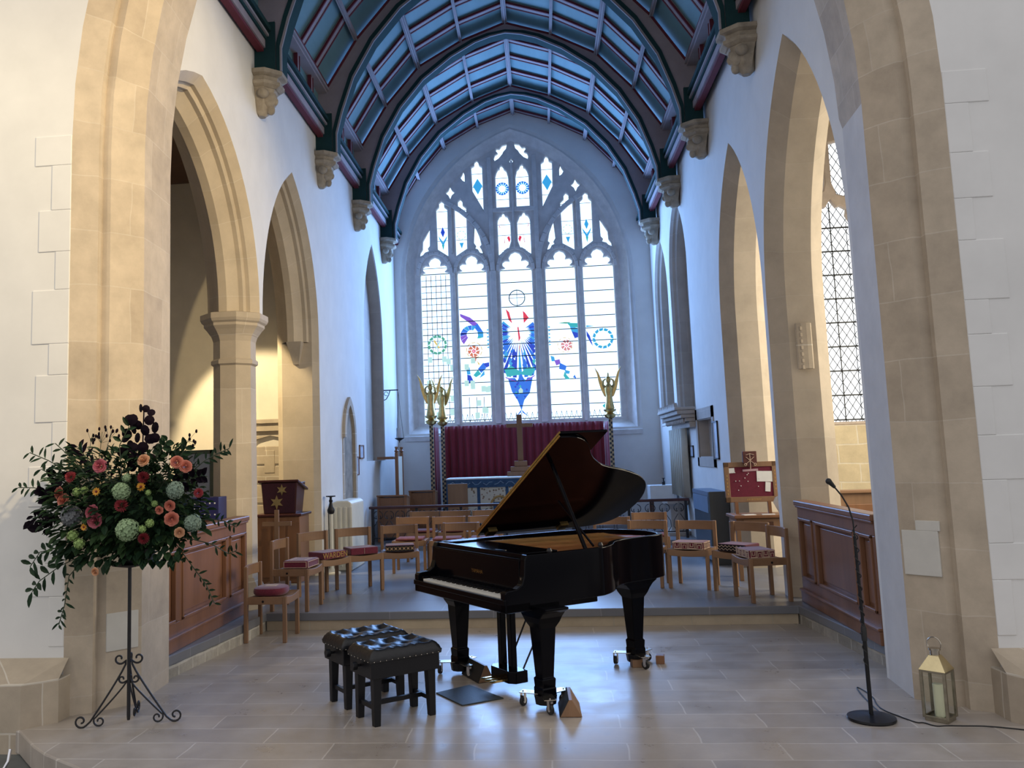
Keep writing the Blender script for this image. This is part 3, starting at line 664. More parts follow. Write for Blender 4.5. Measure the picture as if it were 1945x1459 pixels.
# blocked doorway in the chapel's east wall
D = (-4.52, -3.95, 2.0, 2.22, .18)
mb = MB(); y = 13.4
mb.prism([(-4.66, 2.28), (-3.84, 2.28), (-3.84, 2.42), (-4.66, 2.42)], y - .12, y + .05, 0, 'y'); mb.bb(-4.70, -3.80, y - .16, y, 2.40, 2.46)
for x in (-3.86, -4.64): mb.bb(x - .05, x + .05, y - .10, y, 2.10, 2.3)
mb.prism([(-4.6, 2.28), (-4.6, 2.05), (-4.45, 2.16), (-4.24, 2.21), (-4.03, 2.16), (-3.9, 2.05), (-3.9, 2.28)], y - .06, y, 0, 'y')
struct(mb.build('trim_17', STONE_G_O))
mb = MB()
for z, h in ((.2, .3), (.53, .27), (.83, .3), (1.16, .28), (1.47, .26), (1.76, .28)):
    mb.bb(-4.55, -3.95, y - .025, y, z, z + h)
mb.bb(-4.35, -4.18, y - .035, y, 1.62, 1.98)
struct(mb.build('door_1', STONE_G_O, bevel=.012))
# =================================================================== SOUTH CHAPEL
struct(MB().bb(8, 8.3, 6.5, 14.8, -.2, 8.3).build('wall_south', STONE_WALL))
struct(MB().bb(XR + T - .02, 8.3, 7.1, 14.9, 8.1, 8.25).build('ceiling', OAK_DK))
SW = (4.56, 6.14, 5.6, 7.6, 2.08)
struct(plate('wall_south', [[(XR + .3, -.1), (8.3, -.1), (8.3, 8.2), (XR + .3, 8.2)], outline(*SW), [(3.36, 1.15), (3.62, 1.15), (3.62, 2.05), (3.36, 2.05)]], .45, STONE_WALL, M_EAST(14.5 + .22)))
struct(MB().bb(3.3, 3.7, 14.93, 14.97, 1.1, 2.1).build('wall_south', STONE_BLIND))
struct(moulding('trim_18', SW, [(-.22, -.001), (-.22, -.07), (-.13, -.09), (-.10, -.02), (-.02, -.02), (0, .02), (.05, .12), (.05, .3)], lambda a, z, d: (a, 14.5 + d, z), [STONE]))
w2 = struct(thing('window_2', None, None))
GS = emit_mat('south_window_glass', (.93, .97, 1.0), 1.6)
l1 = [(4.66, 2.14), (4.66, 5.45), (4.72, 5.56), (4.70, 5.66), (4.80, 5.72), (4.86, 5.70), (4.95, 5.84), (5.04, 5.70), (5.10, 5.72), (5.2, 5.66), (5.18, 5.56), (5.24, 5.45), (5.24, 2.14)]
l2 = [(10.7 - a, z) for a, z in reversed(l1)]
d1 = [(4.70, 6.12), (4.72, 6.0), (4.78, 5.94), (4.85, 5.99), (4.88, 6.12), (4.88, 6.66), (4.80, 6.45), (4.74, 6.28)]
d2 = [(4.99, 6.80), (4.99, 6.12), (5.06, 5.92), (5.18, 5.88), (5.26, 5.98), (5.29, 6.1), (5.29, 6.85), (5.15, 6.83)]
plate('tracery', [outline(*SW), l1, l2, d1, d2, [(10.7 - a, z) for a, z in reversed(d1)], [(10.7 - a, z) for a, z in reversed(d2)]], .14, pm('south_tracery_stone', (.50, .42, .36), .8, .1, 6), M_EAST(14.72), w2, bevel=.02)
mb = MB(); mb.bb(4.5, 6.2, 14.80, 14.82, 2.0, 7.6, 0)
for x0 in (4.66, 5.46):
    for k in range(-14, 18):
        for s in (-1, 1):
            pts = []
            # diamond lattice, clipped to the light
            for t in (0, 1):
                pass
            a = x0 + (k * .095 if s > 0 else .58 - k * .095)
            # line a + s*t , z = 2.14 + 1.6 t
    zz = 2.14
step = .125
for x0, x1 in ((4.66, 5.24), (5.46, 6.04), (4.68, 4.89), (4.98, 5.29), (5.41, 5.72), (5.81, 6.02)):
    z0, z1 = (2.14, 5.86) if x1 - x0 > .4 else (5.88, 6.85)
    n = int((z1 - z0 + (x1 - x0) * 1.55) / (step * 1.55)) + 1
    for k in range(-8, n):
        for s in (-1, 1):
            za = z0 + k * step * 1.55
            xa, xb, zb = (x0, x1, za + (x1 - x0) * 1.55) if s > 0 else (x1, x0, za + (x1 - x0) * 1.55)
            p, q = [xa, za], [xb, zb]
            if zb < z0 or za > z1: continue
            if p[1] < z0: t = (z0 - p[1]) / (q[1] - p[1]); p = [p[0] + t * (q[0] - p[0]), z0]
            if q[1] > z1: t = (z1 - p[1]) / (q[1] - p[1]); q = [p[0] + t * (q[0] - p[0]), z1]
            mb.bar((p[0], 14.79, p[1]), (q[0], 14.79, q[1]), .009, .009, 1)
for x0, x1 in ((4.66, 5.24), (5.46, 6.04)):
    for k in range(9): mb.bb(x0, x1, 14.775, 14.785, 2.16 + k * .40, 2.185 + k * .40, 1)
    mb.bb((x0 + x1) / 2 - .008, (x0 + x1) / 2 + .008, 14.775, 14.785, 2.14, 5.8, 1)
    for x in (x0 + .035, x1 - .035): mb.bb(x - .005, x + .005, 14.785, 14.79, 2.14, 5.45, 1)
mb.build('glass', [GS, LEAD], w2)
# =================================================================== COLUMN AND PIER DETAILS
col = thing('column', 'octagonal limestone column with moulded capital between the two left arches', 'column', (XL - .33, 9.70, ZC))
A8 = pi / 8
MB().lathe([(.32, 0), (.32, .22), (.28, .30), (.265, .34)], n=8, a0=A8).build('base', STONE_G_O, col)
SHAFT = brick_mat('column_stone', (.54, .46, .36), (.48, .405, .31), (.60, .53, .43), 3.0, .62, .005, .85, coords='O', swizzle=('XY', 'Z'), nvar=.2)
MB().lathe([(.245, .34), (.238, 2.72)], n=8, a0=A8).build('shaft', SHAFT, col)
MB().lathe([(.238, 2.72), (.265, 2.74), (.265, 2.78), (.24, 2.80), (.24, 3.0), (.26, 3.06), (.31, 3.13), (.345, 3.17), (.345, 3.20), (.37, 3.22), (.385, 3.25), (.385, 3.31), (.34, 3.322)], n=8, a0=A8).build('capital', SHAFT, col)
# pale stones let into the responds, the worn carving on the right pier
mb = MB()
mb.add([(-3.395, 6.38, 1.95), (-3.345, 6.42, 1.95), (-3.345, 6.42, 1.2), (-3.395, 6.38, 1.2)], [(0, 1, 2, 3)])
def slabstone(p0, p1, z0, z1, name='trim_19'):
    d = Vector((p1[0] - p0[0], p1[1] - p0[1], 0)); n = Vector((d.y, -d.x, 0)).normalized()
    if n.y > 0: n = -n
    c = (Vector((*p0, 0)) + Vector((*p1, 0))) / 2 + n * .004
    mb = MB().box((c.x, c.y, (z0 + z1) / 2), (d.length, .02, z1 - z0), atan2(d.y, d.x))
    return struct(mb.build(name, pm_rep, bevel=.004))
slabstone((-3.325, 6.42), (-3.16, 6.60), .42, .70)
slabstone((2.70, 6.42), (2.53, 6.60), .86, 1.17); slabstone((2.71, 6.41), (2.60, 6.53), 1.17, 1.24)
slabstone((-3.19, 6.75), (-3.185, 7.02), 1.75, 2.15)
mb = MB()
for k in range(7): mb.box((2.86, 9.63, 2.62 + k * .07), (.10, .02, .045), .3)
mb.lathe([(.09, 0), (.09, .5)], (2.86, 9.64, 2.6), 10, sy=.3)
struct(mb.build('trim_20', STONE_G_O, bevel=.008))
# =================================================================== OAK SCREENS
def screen(root, x, y0, y1, z0, z1, s, widths, moul):
    """panelled oak screen in the plane X=x, face towards s"""
    MB().bb(x, x - s * .05, y0, y1, z0, z1).build('back_board', OAK_PANEL, root)
    MB().bb(x + s * .06, x - s * .09, y0 - .02, y1 + .02, z1 - .02, z1 + .035).build('top_rail', OAK_PANEL, root, bevel=.012)
    mb = MB().bb(x + s * .03, x, y0, y1, z1 - .14, z1 - .02); mb.bb(x + s * .05, x, y0, y1, z1 - .04, z1 - .018); mb.build('frieze_rail', OAK_PANEL, root, bevel=.006)
    mb = MB().bb(x + s * .03, x, y0, y1, z0 + .13, z0 + .24); mb.build('bottom_rail', OAK_PANEL, root, bevel=.006)
    mb = MB().bb(x + s * .05, x, y0, y1, z0, z0 + .11); mb.bb(x + s * .065, x, y0, y1, z0 + .11, z0 + .135); mb.build('plinth', OAK_PANEL, root, bevel=.008)
    y = y0
    for i, w in enumerate(widths):
        ww = (y1 - y0) * w
        if i % 2 == 0: MB().bb(x + s * .032, x, y, y + ww, z0 + .24, z1 - .14).build('stile', OAK_PANEL, root, bevel=.005)
        else:
            mb = MB(); a, b, c, d = y, y + ww, z0 + .24, z1 - .14; t = .028
            mb.bb(x + s * .045, x, a, a + t, c, d).bb(x + s * .045, x, b - t, b, c, d).bb(x + s * .045, x, a, b, c, c + t).bb(x + s * .045, x, a, b, d - t, d)
            mb.bb(x + s * .012, x, a + t + .03, b - t - .03, c + t + .03, d - t - .03)
            mb.build('panel', OAK_PANEL, root, bevel=.006)
        y += ww
sl = thing('oak_screen', 'panelled oak screen under the left arch behind the flowers', 'wooden screen', (0, 0, ZC))
screen(sl, -3.30, 7.22, 9.42, 0, 1.0, 1, [.03, .12, .06, .50, .05, .21, .03], None)
sr = thing('oak_screen', 'panelled oak screen on the right ledge, next to the microphone stand', 'wooden screen', (0, 0, ZC))
screen(sr, 2.66, 7.42, 9.56, 0, 1.0, -1, [.03, .13, .06, .50, .05, .20, .03], None)
# =================================================================== CHAIRS
def chair_parts(root, mat=OAK, matr=OAK_H, pad=False):
    """front faces -Y, origin on the floor at the middle of the seat; 0.46 wide, 0.43 deep"""
    W, D = .445, .40
    for sx in (-1, 1):
        MB().bb(sx * W / 2 - .02, sx * W / 2 + .02, -D / 2 - .02, -D / 2 + .02, 0, .45).build('leg', mat, root, bevel=.005)
        mb = MB(); x = sx * W / 2
        mb.add([(x - .02, D / 2 - .02, 0), (x + .02, D / 2 - .02, 0), (x + .02, D / 2 + .02, 0), (x - .02, D / 2 + .02, 0),
                (x - .02, D / 2 - .02, .75), (x + .02, D / 2 - .02, .75), (x + .02, D / 2 + .016, .75), (x - .02, D / 2 + .016, .75)],
               [(0, 3, 2, 1), (4, 5, 6, 7), (0, 1, 5, 4), (1, 2, 6, 5), (2, 3, 7, 6), (3, 0, 4, 7)])
        mb.build('leg', mat, root, bevel=.005)
        sr = MB().bb(x - .013, x + .013, -D / 2, D / 2, .375, .45).build('side_rail', matr, root, bevel=.004)
        b = MB(); b.tube([(x + sx * .012, .02, .405), (x + sx * .017, .02, .405)], .012, 10); b.build('bolt', BLACK, sr)
    # dished front and rear rails
    n = 10
    def dished(y, t, zlo, zhi, dip, name):
        mb = MB()
        pts = [(-W / 2 + W * i / n, dip * (1 - (2 * i / n - 1) ** 2)) for i in range(n + 1)]
        poly = [(x, zhi - d) for x, d in pts] + [(x, zlo - d * .4) for x, d in reversed(pts)]
        mb.prism(poly, y - t, y + t, 0, 'y'); return mb.build(name, matr, root, bevel=.004)
    dished(-D / 2 - .012, .012, .375, .455, .022, 'front_rail'); dished(D / 2 - .02, .011, .38, .45, .018, 'rear_rail')
    mb = MB()   # dished plywood seat
    vs = []; fs = []
    for k in range(2):
        for j in (0, 1):
            for i in range(n + 1):
                x = -W / 2 + .01 + (W - .02) * i / n; vs.append((x, -D / 2 + .0 + (D - .04) * j, .452 - .020 * (1 - (2 * i / n - 1) ** 2) - .014 * k))
    m = n + 1
    for i in range(n): fs += [(i, i + 1, m + i + 1, m + i), (2 * m + i, 3 * m + i, 3 * m + i + 1, 2 * m + i + 1), (i, 2 * m + i, 2 * m + i + 1, i + 1), (m + i, m + i + 1, 3 * m + i + 1, 3 * m + i)]
    mb.add(vs, fs); mb.build('seat', matr, root)
    mb = MB()   # curved back rail
    a = []; b = []
    for i in range(n + 1):
        x = -W / 2 + W * i / n; y = D / 2 - .005 + .045 * (1 - (2 * i / n - 1) ** 2); a.append((x, y)); b.append((x, y + .018))
    mb.prism(a + b[::-1], .64, .745, 0, 'z'); mb.build('back_rail', matr, root, bevel=.003)
    if pad:
        mb = MB(); mb.bb(-W / 2 + .03, W / 2 - .03, -D / 2 - .02, D / 2 - .04, .445, .475); mb.build('seat_pad', WINE_SEAT, root, bevel=.01)
    return root
GC = 'light oak stacking chairs'
proto = thing('chair', 'oak chair on the lower floor beside the left screen, rounded wine cushion on it', 'chair', (-2.835, 8.93, 0), rad(90), GC)
chair_parts(proto)
proto_pad = None
def chair(x, y, ang, label, z=ZC, src=None):
    c = copy_tree(src or proto); c.location = (x, y, z); c.rotation_euler = (0, 0, rad(ang)); c['label'] = label; return c
chair(-2.77, 9.62, 85, 'oak chair at the left step edge carrying a wine hassock with piped edges')
chair(-2.67, 10.45, 57, 'oak chair carrying the lettered WARDEN hassock')
chair(-2.33, 10.86, 33, 'oak chair with a plain dark wine hassock, in front of the cream radiator')
chair(-1.85, 11.08, 10, 'oak chair with a black and gold cross-patterned hassock, left of the piano keys')
chair(1.18, 10.85, -18, 'oak chair mostly hidden behind the right end of the piano, no cushion in view')
chair(1.71, 10.66, -25, 'oak chair right of the piano with a key-pattern hassock, facing forward')
chair(2.19, 10.29, -46, 'oak chair with a dark zigzag hassock, in front of the notice board table')
chair(2.26, 9.72, -80, 'oak chair sideways at the right step edge with a key-pattern hassock')
pp = copy_tree(proto); mbp = MB(); mbp.bb(-.19, .19, -.215, .16, .448, .478); mbp.build('seat_pad', WINE_SEAT, pp, bevel=.01)
pp.location = (-1.10, 11.22, ZC); pp.rotation_euler = (0, 0, rad(-2)); pp['group'] = 'padded chairs in rows before the altar rail'
pp['label'] = 'padded oak chair behind the keyboard end of the piano, first row'
for x, y, a, l in ((-1.92, 12.5, 0, 'padded oak chair in the second row, leftmost of that row'), (-1.38, 12.42, 0, 'padded oak chair in the second row, second from the left'), (-.86, 12.4, 0, 'padded oak chair in the second row, beside the slope of the piano lid'),
                   (-1.92, 13.8, 0, 'padded oak chair in the third row, leftmost, just before the altar rail'), (-1.42, 13.75, 0, 'padded oak chair in the third row, second from left, before the altar rail'), (-.9, 13.7, 0, 'padded oak chair in the third row, third from left, before the altar rail'),
                   (1.42, 12.25, -4, 'padded oak chair under the tail of the piano lid, in the right block'), (.84, 11.6, -8, 'padded oak chair peeping between lid and piano tail on the right')):
    c = copy_tree(pp); c.location = (x, y, ZC); c.rotation_euler = (0, 0, rad(a)); c['label'] = l
# hassocks: each its own thing resting on a chair
def hassock(x, y, ang, label, kind, z=ZC):
    root = thing('hassock', label, 'kneeling cushion', (x, y, z + .446), rad(ang), 'kneeling cushions on the chairs')
    mb = MB(); W, D, H = .36, .28, .085
    if kind == 'round':
        pts = []
        for i in range(24):
            t = 2 * pi * i / 24; c, s = cos(t), sin(t)
            pts.append((.18 * abs(c) ** .75 * (1 if c > 0 else -1), .17 * abs(s) ** .75 * (1 if s > 0 else -1)))
        for r, z0 in (): pass
        vs = []; prof = [(.9, 0), (1, .02), (1.02, .045), (.97, .07), (.80, .082), (.3, .085)]
        for r, zz in prof: vs += [(a * r, b * r, zz) for a, b in pts]
        fs = [(i * 24 + j, i * 24 + (j + 1) % 24, (i + 1) * 24 + (j + 1) % 24, (i + 1) * 24 + j) for i in range(5) for j in range(24)] + [tuple(range(23, -1, -1)), tuple(range(120, 144))]
        mb.add(vs, fs); o = mb.build('pad', WINE, root, True)
        MB().bb(-.06, .06, -.06, .06, .084, .087).build('badge', THREAD, root)
        return root
    mb.bb(-W / 2, W / 2, -D / 2, D / 2, 0, H); mb.build('pad', WINE, root, bevel=.012)
    f = -D / 2 - .003
    if kind == 'piped':
        mb = MB(); g = .005
        for zz in (.012, H - .012): mb.bb(-W / 2 + .01, W / 2 - .01, f - g, f, zz - .003, zz + .003)
        for xx in (-W / 2 + .012, W / 2 - .012): mb.bb(xx - .003, xx + .003, f - g, f, .012, H - .012)
        for s in (-1, 1):
            for zz in (.012, H - .012): mb.bb(s * W / 2, s * (W / 2 + .004), -D / 2 + .01, D / 2 - .01, zz - .003, zz + .003)
            for yy in (-D / 2 + .012, D / 2 - .012): mb.bb(s * W / 2, s * (W / 2 + .004), yy - .003, yy + .003, .012, H - .012)
            mb.bb(s * (W / 2 - .05), s * (W / 2 - .06), -D / 2 + .05, D / 2 - .05, H, H + .003); mb.bb(-W / 2 + .05, W / 2 - .05, s * (D / 2 - .05), s * (D / 2 - .06), H, H + .003)
        mb.build('piping', THREAD, root)
    elif kind == 'warden':
        text_mesh('lettering', 'WARDEN', .092, .002, GOLDTHREAD, root, Matrix.Translation((.0, f, H / 2)) @ Matrix.Rotation(pi / 2, 4, 'X'))
    elif kind == 'cross':
        mb = MB(); mb.bb(-W / 2 + .005, W / 2 - .005, f - .001, f + .003, .006, H - .006, 0)
        for i in range(7):
            cx = -W / 2 + .026 + i * .0513; q = .017
            for a in (pi / 4, -pi / 4): mb.box((cx, f - .002, H / 2), (.055, .004, .006), 0, 1, Matrix.Rotation(a, 3, 'Y'))
            mb.bb(cx - .002, cx + .002, f - .005, f - .001, H / 2 - .014, H / 2 + .014, 2); mb.bb(cx - .014, cx + .014, f - .005, f - .001, H / 2 - .002, H / 2 + .002, 2)
        mb.build('embroidery', [BLACK, GOLDTHREAD, THREAD], root)
    elif kind == 'zigzag':
        mb = MB(); mb.bb(-W / 2 + .005, W / 2 - .005, f - .001, f + .003, .006, H - .006, 0)
        for r in (.026, .058):
            for i in range(14):
                x0 = -W / 2 + .01 + i * .0243; s = .011 if i % 2 else -.011
                mb.bar((x0, f - .003, r - s), (x0 + .0243, f - .003, r + s), .005, .004, 1)
        mb.build('embroidery', [BLACK, THREAD], root)
    elif kind == 'key':
        mb = MB(); t = .0035
        def pl(pts):
            for p, q in zip(pts[:-1], pts[1:]):
                mb.bb(min(p[0], q[0]) - t, max(p[0], q[0]) + t, f - .003, f + .001, min(p[1], q[1]) - t, max(p[1], q[1]) + t)
        for i in range(4):
            x0 = -W / 2 + .02 + i * .086; x1 = x0 + .068; xm = (x0 + x1) / 2
            z0, z1 = .014, H - .014
            if i % 2: z0, z1 = z1, z0
            pl([(x0 - .009, z1), (x0, z1), (x0, z0), (x1, z0), (x1, z1), (x1 + .009, z1)])
            zi = z0 + (z1 - z0) * .36
            pl([(xm - .016, z1 + (z0 - z1) * .1), (xm - .016, zi), (xm + .016, zi), (xm + .016, z1 + (z0 - z1) * .1)])
        pl([(-W / 2 + .01, .006), (W / 2 - .01, .006)]); pl([(-W / 2 + .01, H - .006), (W / 2 - .01, H - .006)])
        q = len(mb.v)
        for s in (-1, 1):
            M = Matrix.Translation((s * (W / 2 - D / 2), 0, 0)) @ Matrix.Rotation(s * pi / 2, 4, 'Z') @ Matrix.Diagonal((D / W, 1, 1, 1))
            side = [tuple(M @ Vector(p)) for p in mb.v[:q]]; nf = [tuple(i for i in f) for f in mb.f[:q // 8 * 6]]
            mb.add(side, nf)
        mb.build('embroidery', THREAD, root)
    else:
        MB().bb(-.004, -.001, f - .001, f + .002, .01, H - .008).build('seam', THREAD, root)
    return root
hassock(-2.84, 8.93, 90, 'rounded wine cushion with a pale badge on the lowest left chair', 'round', 0)
hassock(-2.72, 9.62, 85, 'wine hassock with pale piped edges on the chair at the left step edge', 'piped')
hassock(-2.62, 10.41, 57, 'wine hassock with WARDEN stitched along its side', 'warden')
hassock(-2.30, 10.82, 33, 'plain dark wine hassock with one pale seam', 'plain')
hassock(-1.84, 11.03, 10, 'black hassock with gold crosses stitched in a row, left of the piano', 'cross')
hassock(1.69, 10.61, -25, 'wine hassock with a pale key pattern on the chair nearest the piano tail', 'key')
hassock(2.155, 10.255, -46, 'dark hassock with two rows of zigzag stitching', 'zigzag')
hassock(2.21, 9.71, -80, 'wine hassock with a pale key pattern on the sideways chair at the right step edge', 'key')
# =================================================================== LECTERN, CROSS, RADIATOR, STAND (left)
t = thing('lectern', 'dark wooden lectern with two gold stars on its hanging', 'lectern', (-3.55, 11.72, ZC), rad(0))
MB().bb(-.30, .28, -.2, .28, 0, .88).build('pedestal', OAK_MID, t, bevel=.01)
MB().bb(-.33, .31, -.23, .31, .88, .915).build('shelf', MAHOG, t, bevel=.008)
mb = MB()
for x in (-.2, 0, .2): mb.bb(x - .085, x + .085, -.215, -.2, .08, .8)
mb.build('panel', OAK_MID, t, bevel=.006)
MB().frustum((-.0, 0, .915), (.44, .34, 0), (0, .02, 1.33), (.50, .42, 0)).build('desk_body', MAHOG, t, bevel=.008)
mb = MB(); mb.add([(-.28, -.24, 1.37), (.28, -.24, 1.37), (.28, .26, 1.24), (-.28, .26, 1.24), (-.28, -.24, 1.34), (.28, -.24, 1.34), (.28, .26, 1.21), (-.28, .26, 1.21)], [(0, 1, 2, 3), (7, 6, 5, 4), (0, 4, 5, 1), (1, 5, 6, 2), (2, 6, 7, 3), (3, 7, 4, 0)])
mb.build('sloping_top', MAHOG, t, bevel=.006)
hang = MB().frustum((0, -.175, .93), (.40, .012, 0), (0, -.20, 1.325), (.46, .012, 0)).build('hanging', pm('maroon_brocade', (.05, .008, .02), .85, .2, 40), t)
for cx, cz, r in ((.045, 1.235, .075), (-.03, 1.07, .095)):
    pts = [(cx + (r if i % 2 == 0 else r * .45) * sin(pi * i / 6), cz + (r if i % 2 == 0 else r * .45) * cos(pi * i / 6)) for i in range(12)]
    mb = MB(); y = -.187 - .021 * (cz - .93) / .395
    mb.prism(pts, y - .012, y + .01, 0, 'y'); mb.build('star', GOLD, hang)
t = thing('wooden_cross', 'tall plain oak cross standing before the lectern', 'cross', (-3.42, 11.0, ZC))
MB().bb(-.14, .14, -.14, .14, 0, .09).build('foot', OAK, t, bevel=.01)
MB().bb(-.028, .028, -.02, .02, .09, 1.0).build('upright', OAK, t, bevel=.004); MB().bb(-.19, .19, -.018, .018, .795, .85).build('crossbar', OAK_H, t, bevel=.004)
t = thing('radiator', 'cream painted radiator with a rounded top against the left wall', 'radiator', (-2.985, 13.1, ZC))
mb = MB(); prof = [(-.17, .0), (-.17, .9), (-.14, .98), (-.05, 1.01), (.12, 1.01), (.17, .97), (.17, 0)]
mb.prism([(a, z) for a, z in prof], -.42, .45, 0, 'y'); mb.build('casing', CREAM, t, bevel=.02)
mb = MB()
for k in range(5): mb.bb(-.165 + k * .075, -.125 + k * .075, -.435, -.42, .06, .92)
mb.build('grille_fins', CREAM, t, bevel=.01)
t = thing('candle_stand', 'slim pale floor stand with a dark turned top, left of the radiator', 'stand', (-3.06, 12.42, ZC))
MB().lathe([(.13, 0), (.13, .02), (.05, .05), (.028, .08), (.028, .84)], n=14).build('pole', CREAM, t, True)
MB().lathe([(.03, .84), (.05, .86), (.055, .90), (.03, .95), (.02, 1.0), (.03, 1.03), (.018, 1.05), (.018, 1.08), (.07, 1.085), (.07, 1.10), (.01, 1.10)], n=14).build('turned_top', IRON, t, True)
# framed notice and blue box by the north pier, inside the left arch
t = thing('framed_notice', 'olive framed notice standing behind the oak screen and flowers', 'notice', (-4.46, 11.0, 1.23))
OLIVE = pm('olive_paint', (.09, .10, .06), .6, .1, 8)
mb = MB().bb(-.27, .27, -.02, .02, 0, .05).bb(-.27, .27, -.02, .02, .70, .75).bb(-.27, -.19, -.02, .02, 0, .75).bb(.16, .27, -.02, .02, 0, .75); mb.build('frame', OLIVE, t, bevel=.004)
MB().bb(-.2, .18, -.006, .012, .04, .71).build('sheet', pm('grey_sheet', (.42, .43, .45), .6, .1, 4), t)
MB().bb(-.2, -.15, -.01, .03, -1.045, .02).bb(.15, .2, -.01, .03, -1.045, .02).build('post', OLIVE, t)
t = thing('blue_box', 'dark blue box dotted with white, on the ledge behind the oak screen', 'box', (-3.62, 9.18, 1.02 + ZC), 0)
MB().bb(-.17, .17, -.12, .12, 0, .24).build('body', pm('dark_blue_card', (.02, .02, .11), .5, .1, 8), t, bevel=.005)
mb = MB()
for i in range(5):
    for j in range(3): mb.bb(-.1 + i * .055, -.085 + i * .055, -.123, -.119, .05 + j * .06, .065 + j * .06)
mb.build('dots', PAPER, t)
t0 = thing('shelf_cabinet', 'dark oak cabinet behind the left oak screen, under a blue dotted box', 'cabinet', (-3.62, 9.18, ZC))
MB().bb(-.2, .2, -.15, .15, 0, 1.02).build('body', OAK_DK, t0, bevel=.008); MB().bb(-.17, .17, -.16, -.15, .1, .9).build('door', OAK_DK, t0, bevel=.006)
# small frames on the left wall and right wall
def wall_frame(x, y, z, s, h, w, label, mat=None):
    t = thing('picture_frame', label, 'picture', (x, y, z))
    mb = MB().bb(0, s * .02, -w / 2, w / 2, 0, .02).bb(0, s * .02, -w / 2, w / 2, h - .02, h).bb(0, s * .02, -w / 2, -w / 2 + .02, 0, h).bb(0, s * .02, w / 2 - .02, w / 2, 0, h); mb.build('frame', mat or OAK_MID, t)
    MB().bb(0, s * .008, -w / 2 + .02, w / 2 - .02, .02, h - .02).build('picture', pm('pale_blue_print', (.50, .55, .66), .5, .1, 14), t)
wall_frame(XL + .002, 14.68, 1.52, 1, .32, .36, 'narrow framed print on the left wall, the lower of the two'); wall_frame(XL + .002, 15.12, 1.80, 1, .24, .34, 'narrow framed print on the left wall, the higher of the two')
wall_frame(XR - .002, 15.3, 1.64, -1, .20, .34, 'small dark framed card on the right wall beside the fluted curtain', IRON); wall_frame(XR - .002, 13.17, 1.62, -1, .56, .36, 'dark framed picture on the right wall, overlapping the recess', IRON)
# niche with hood mould on the left wall
mb = MB()
n = outline(13.68, 14.55, 2.15, 2.82, .9); n2 = outline(13.68, 14.55, 2.15, 2.82, .9, r=.12)
mbn = MB()
for k in range(len(n) - 1): mbn.prism([n[k], n[k + 1], n2[k + 1], n2[k]], XL - .05, XL + (.05 if n[k][1] > 1.9 else .01), 0, 'x')
struct(mbn.build('trim_21', STONE_G_O))
struct(MB().prism(n2, XL - .05, XL + .004, 0, 'x').build('trim_22', pm('niche_shadow_stone', (.36, .32, .26), .9, .25, 5)))  # flat infill, the shade of the niche is put into its darker stone colour
# =================================================================== ALTAR RAIL AND SANCTUARY
def rail(x0, x1, label):
    t = thing('altar_rail', label, 'altar rail', (0, 15.5, .27))
    MB().bb(x0, x1, -.05, .05, .625, .672).build('top_rail', MAHOG, t, bevel=.012)
    n = max(2, round((x1 - x0) / .95)); xs = [x0 + .06 + (x1 - x0 - .12) * i / n for i in range(n + 1)]
    for x in xs: MB().bb(x - .022, x + .022, -.022, .022, 0, .625).build('standard', IRON, t)
    for a, b in zip(xs[:-1], xs[1:]):
        mb = MB(); w = (b - a) / 4
        for k in range(4):
            c = a + w * (k + .5)
            for s in (-1, 1):
                pts = [(c + s * (.02 + (.085 - .006 * i) * abs(sin(.42 * i)) * 1.0), 0, .50 + (.085 - .005 * i) * cos(.42 * i)) for i in range(13)]
                mb.tube(pts, .007, 5)
                mb.tube([(c + s * .02, 0, .41), (c + s * .09, 0, .30), (c + s * .10, 0, .2), (c + s * .05, 0, .12)], .006, 5)
        mb.bb(a, b, -.008, .008, .10, .12); mb.build('iron_scrollwork', IRON, t)
rail(-3.12, -.62, 'dark altar rail on iron scrollwork, the left length'); rail(.42, 2.48, 'dark altar rail on iron scrollwork, the right length beyond the piano')
t = thing('altar', 'altar with blue and cream floral frontal behind the piano', 'altar', (-.44, 17.6, .42))
MB().bb(-1.42, 1.42, -.32, .36, 0, .86).build('table', OAK_DK, t)
FLORAL, nt, b = new_mat('cream_floral_frontal')
tc = N(nt, 'TexCoord'); vo = N(nt, 'TexVoronoi'); vo.inputs['Scale'].default_value = 17; nt.links.new(tc.outputs['Object'], vo.inputs['Vector'])
rp = N(nt, 'ValToRGB'); e = rp.color_ramp.elements; e[0].position = .05; e[0].color = (.10, .14, .07, 1); e[1].position = .48; e[1].color = (.60, .55, .44, 1)
k = e.new(.26); k.color = (.30, .18, .12, 1); k = e.new(.40); k.color = (.60, .56, .45, 1)
nt.links.new(vo.outputs['Distance'], rp.inputs[0]); nt.links.new(rp.outputs[0], b.inputs['Base Color']); b.inputs['Roughness'].default_value = .9
DBLUE = pm('altar_blue_cloth', (.035, .095, .19), .8, .2, 12, c2=(.02, .05, .11))
fr = MB().bb(-1.46, 1.46, -.345, -.32, .02, .86).build('frontal', FLORAL, t)
mb = MB(); mb.bb(-1.47, 1.47, -.365, -.34, .74, .90)
for x in (-.84, -.28, .28, .84): mb.bb(x - .03, x + .03, -.352, -.34, .02, .75)
for x in (-1.46, 1.46): mb.bb(x - .02, x + .02, -.352, -.34, .02, .75)
mb.build('blue_orphrey', DBLUE, fr)
mb = MB()
for i in range(13): mb.tube([(-1.4 + i * .22 + .06 * j, -.368, .82 + .035 * sin(j * 1.9 + i)) for j in range(4)], .007, 5)
mb.build('scroll_stitching', pm('pale_blue_thread', (.25, .35, .45), .8, .1, 20), fr)
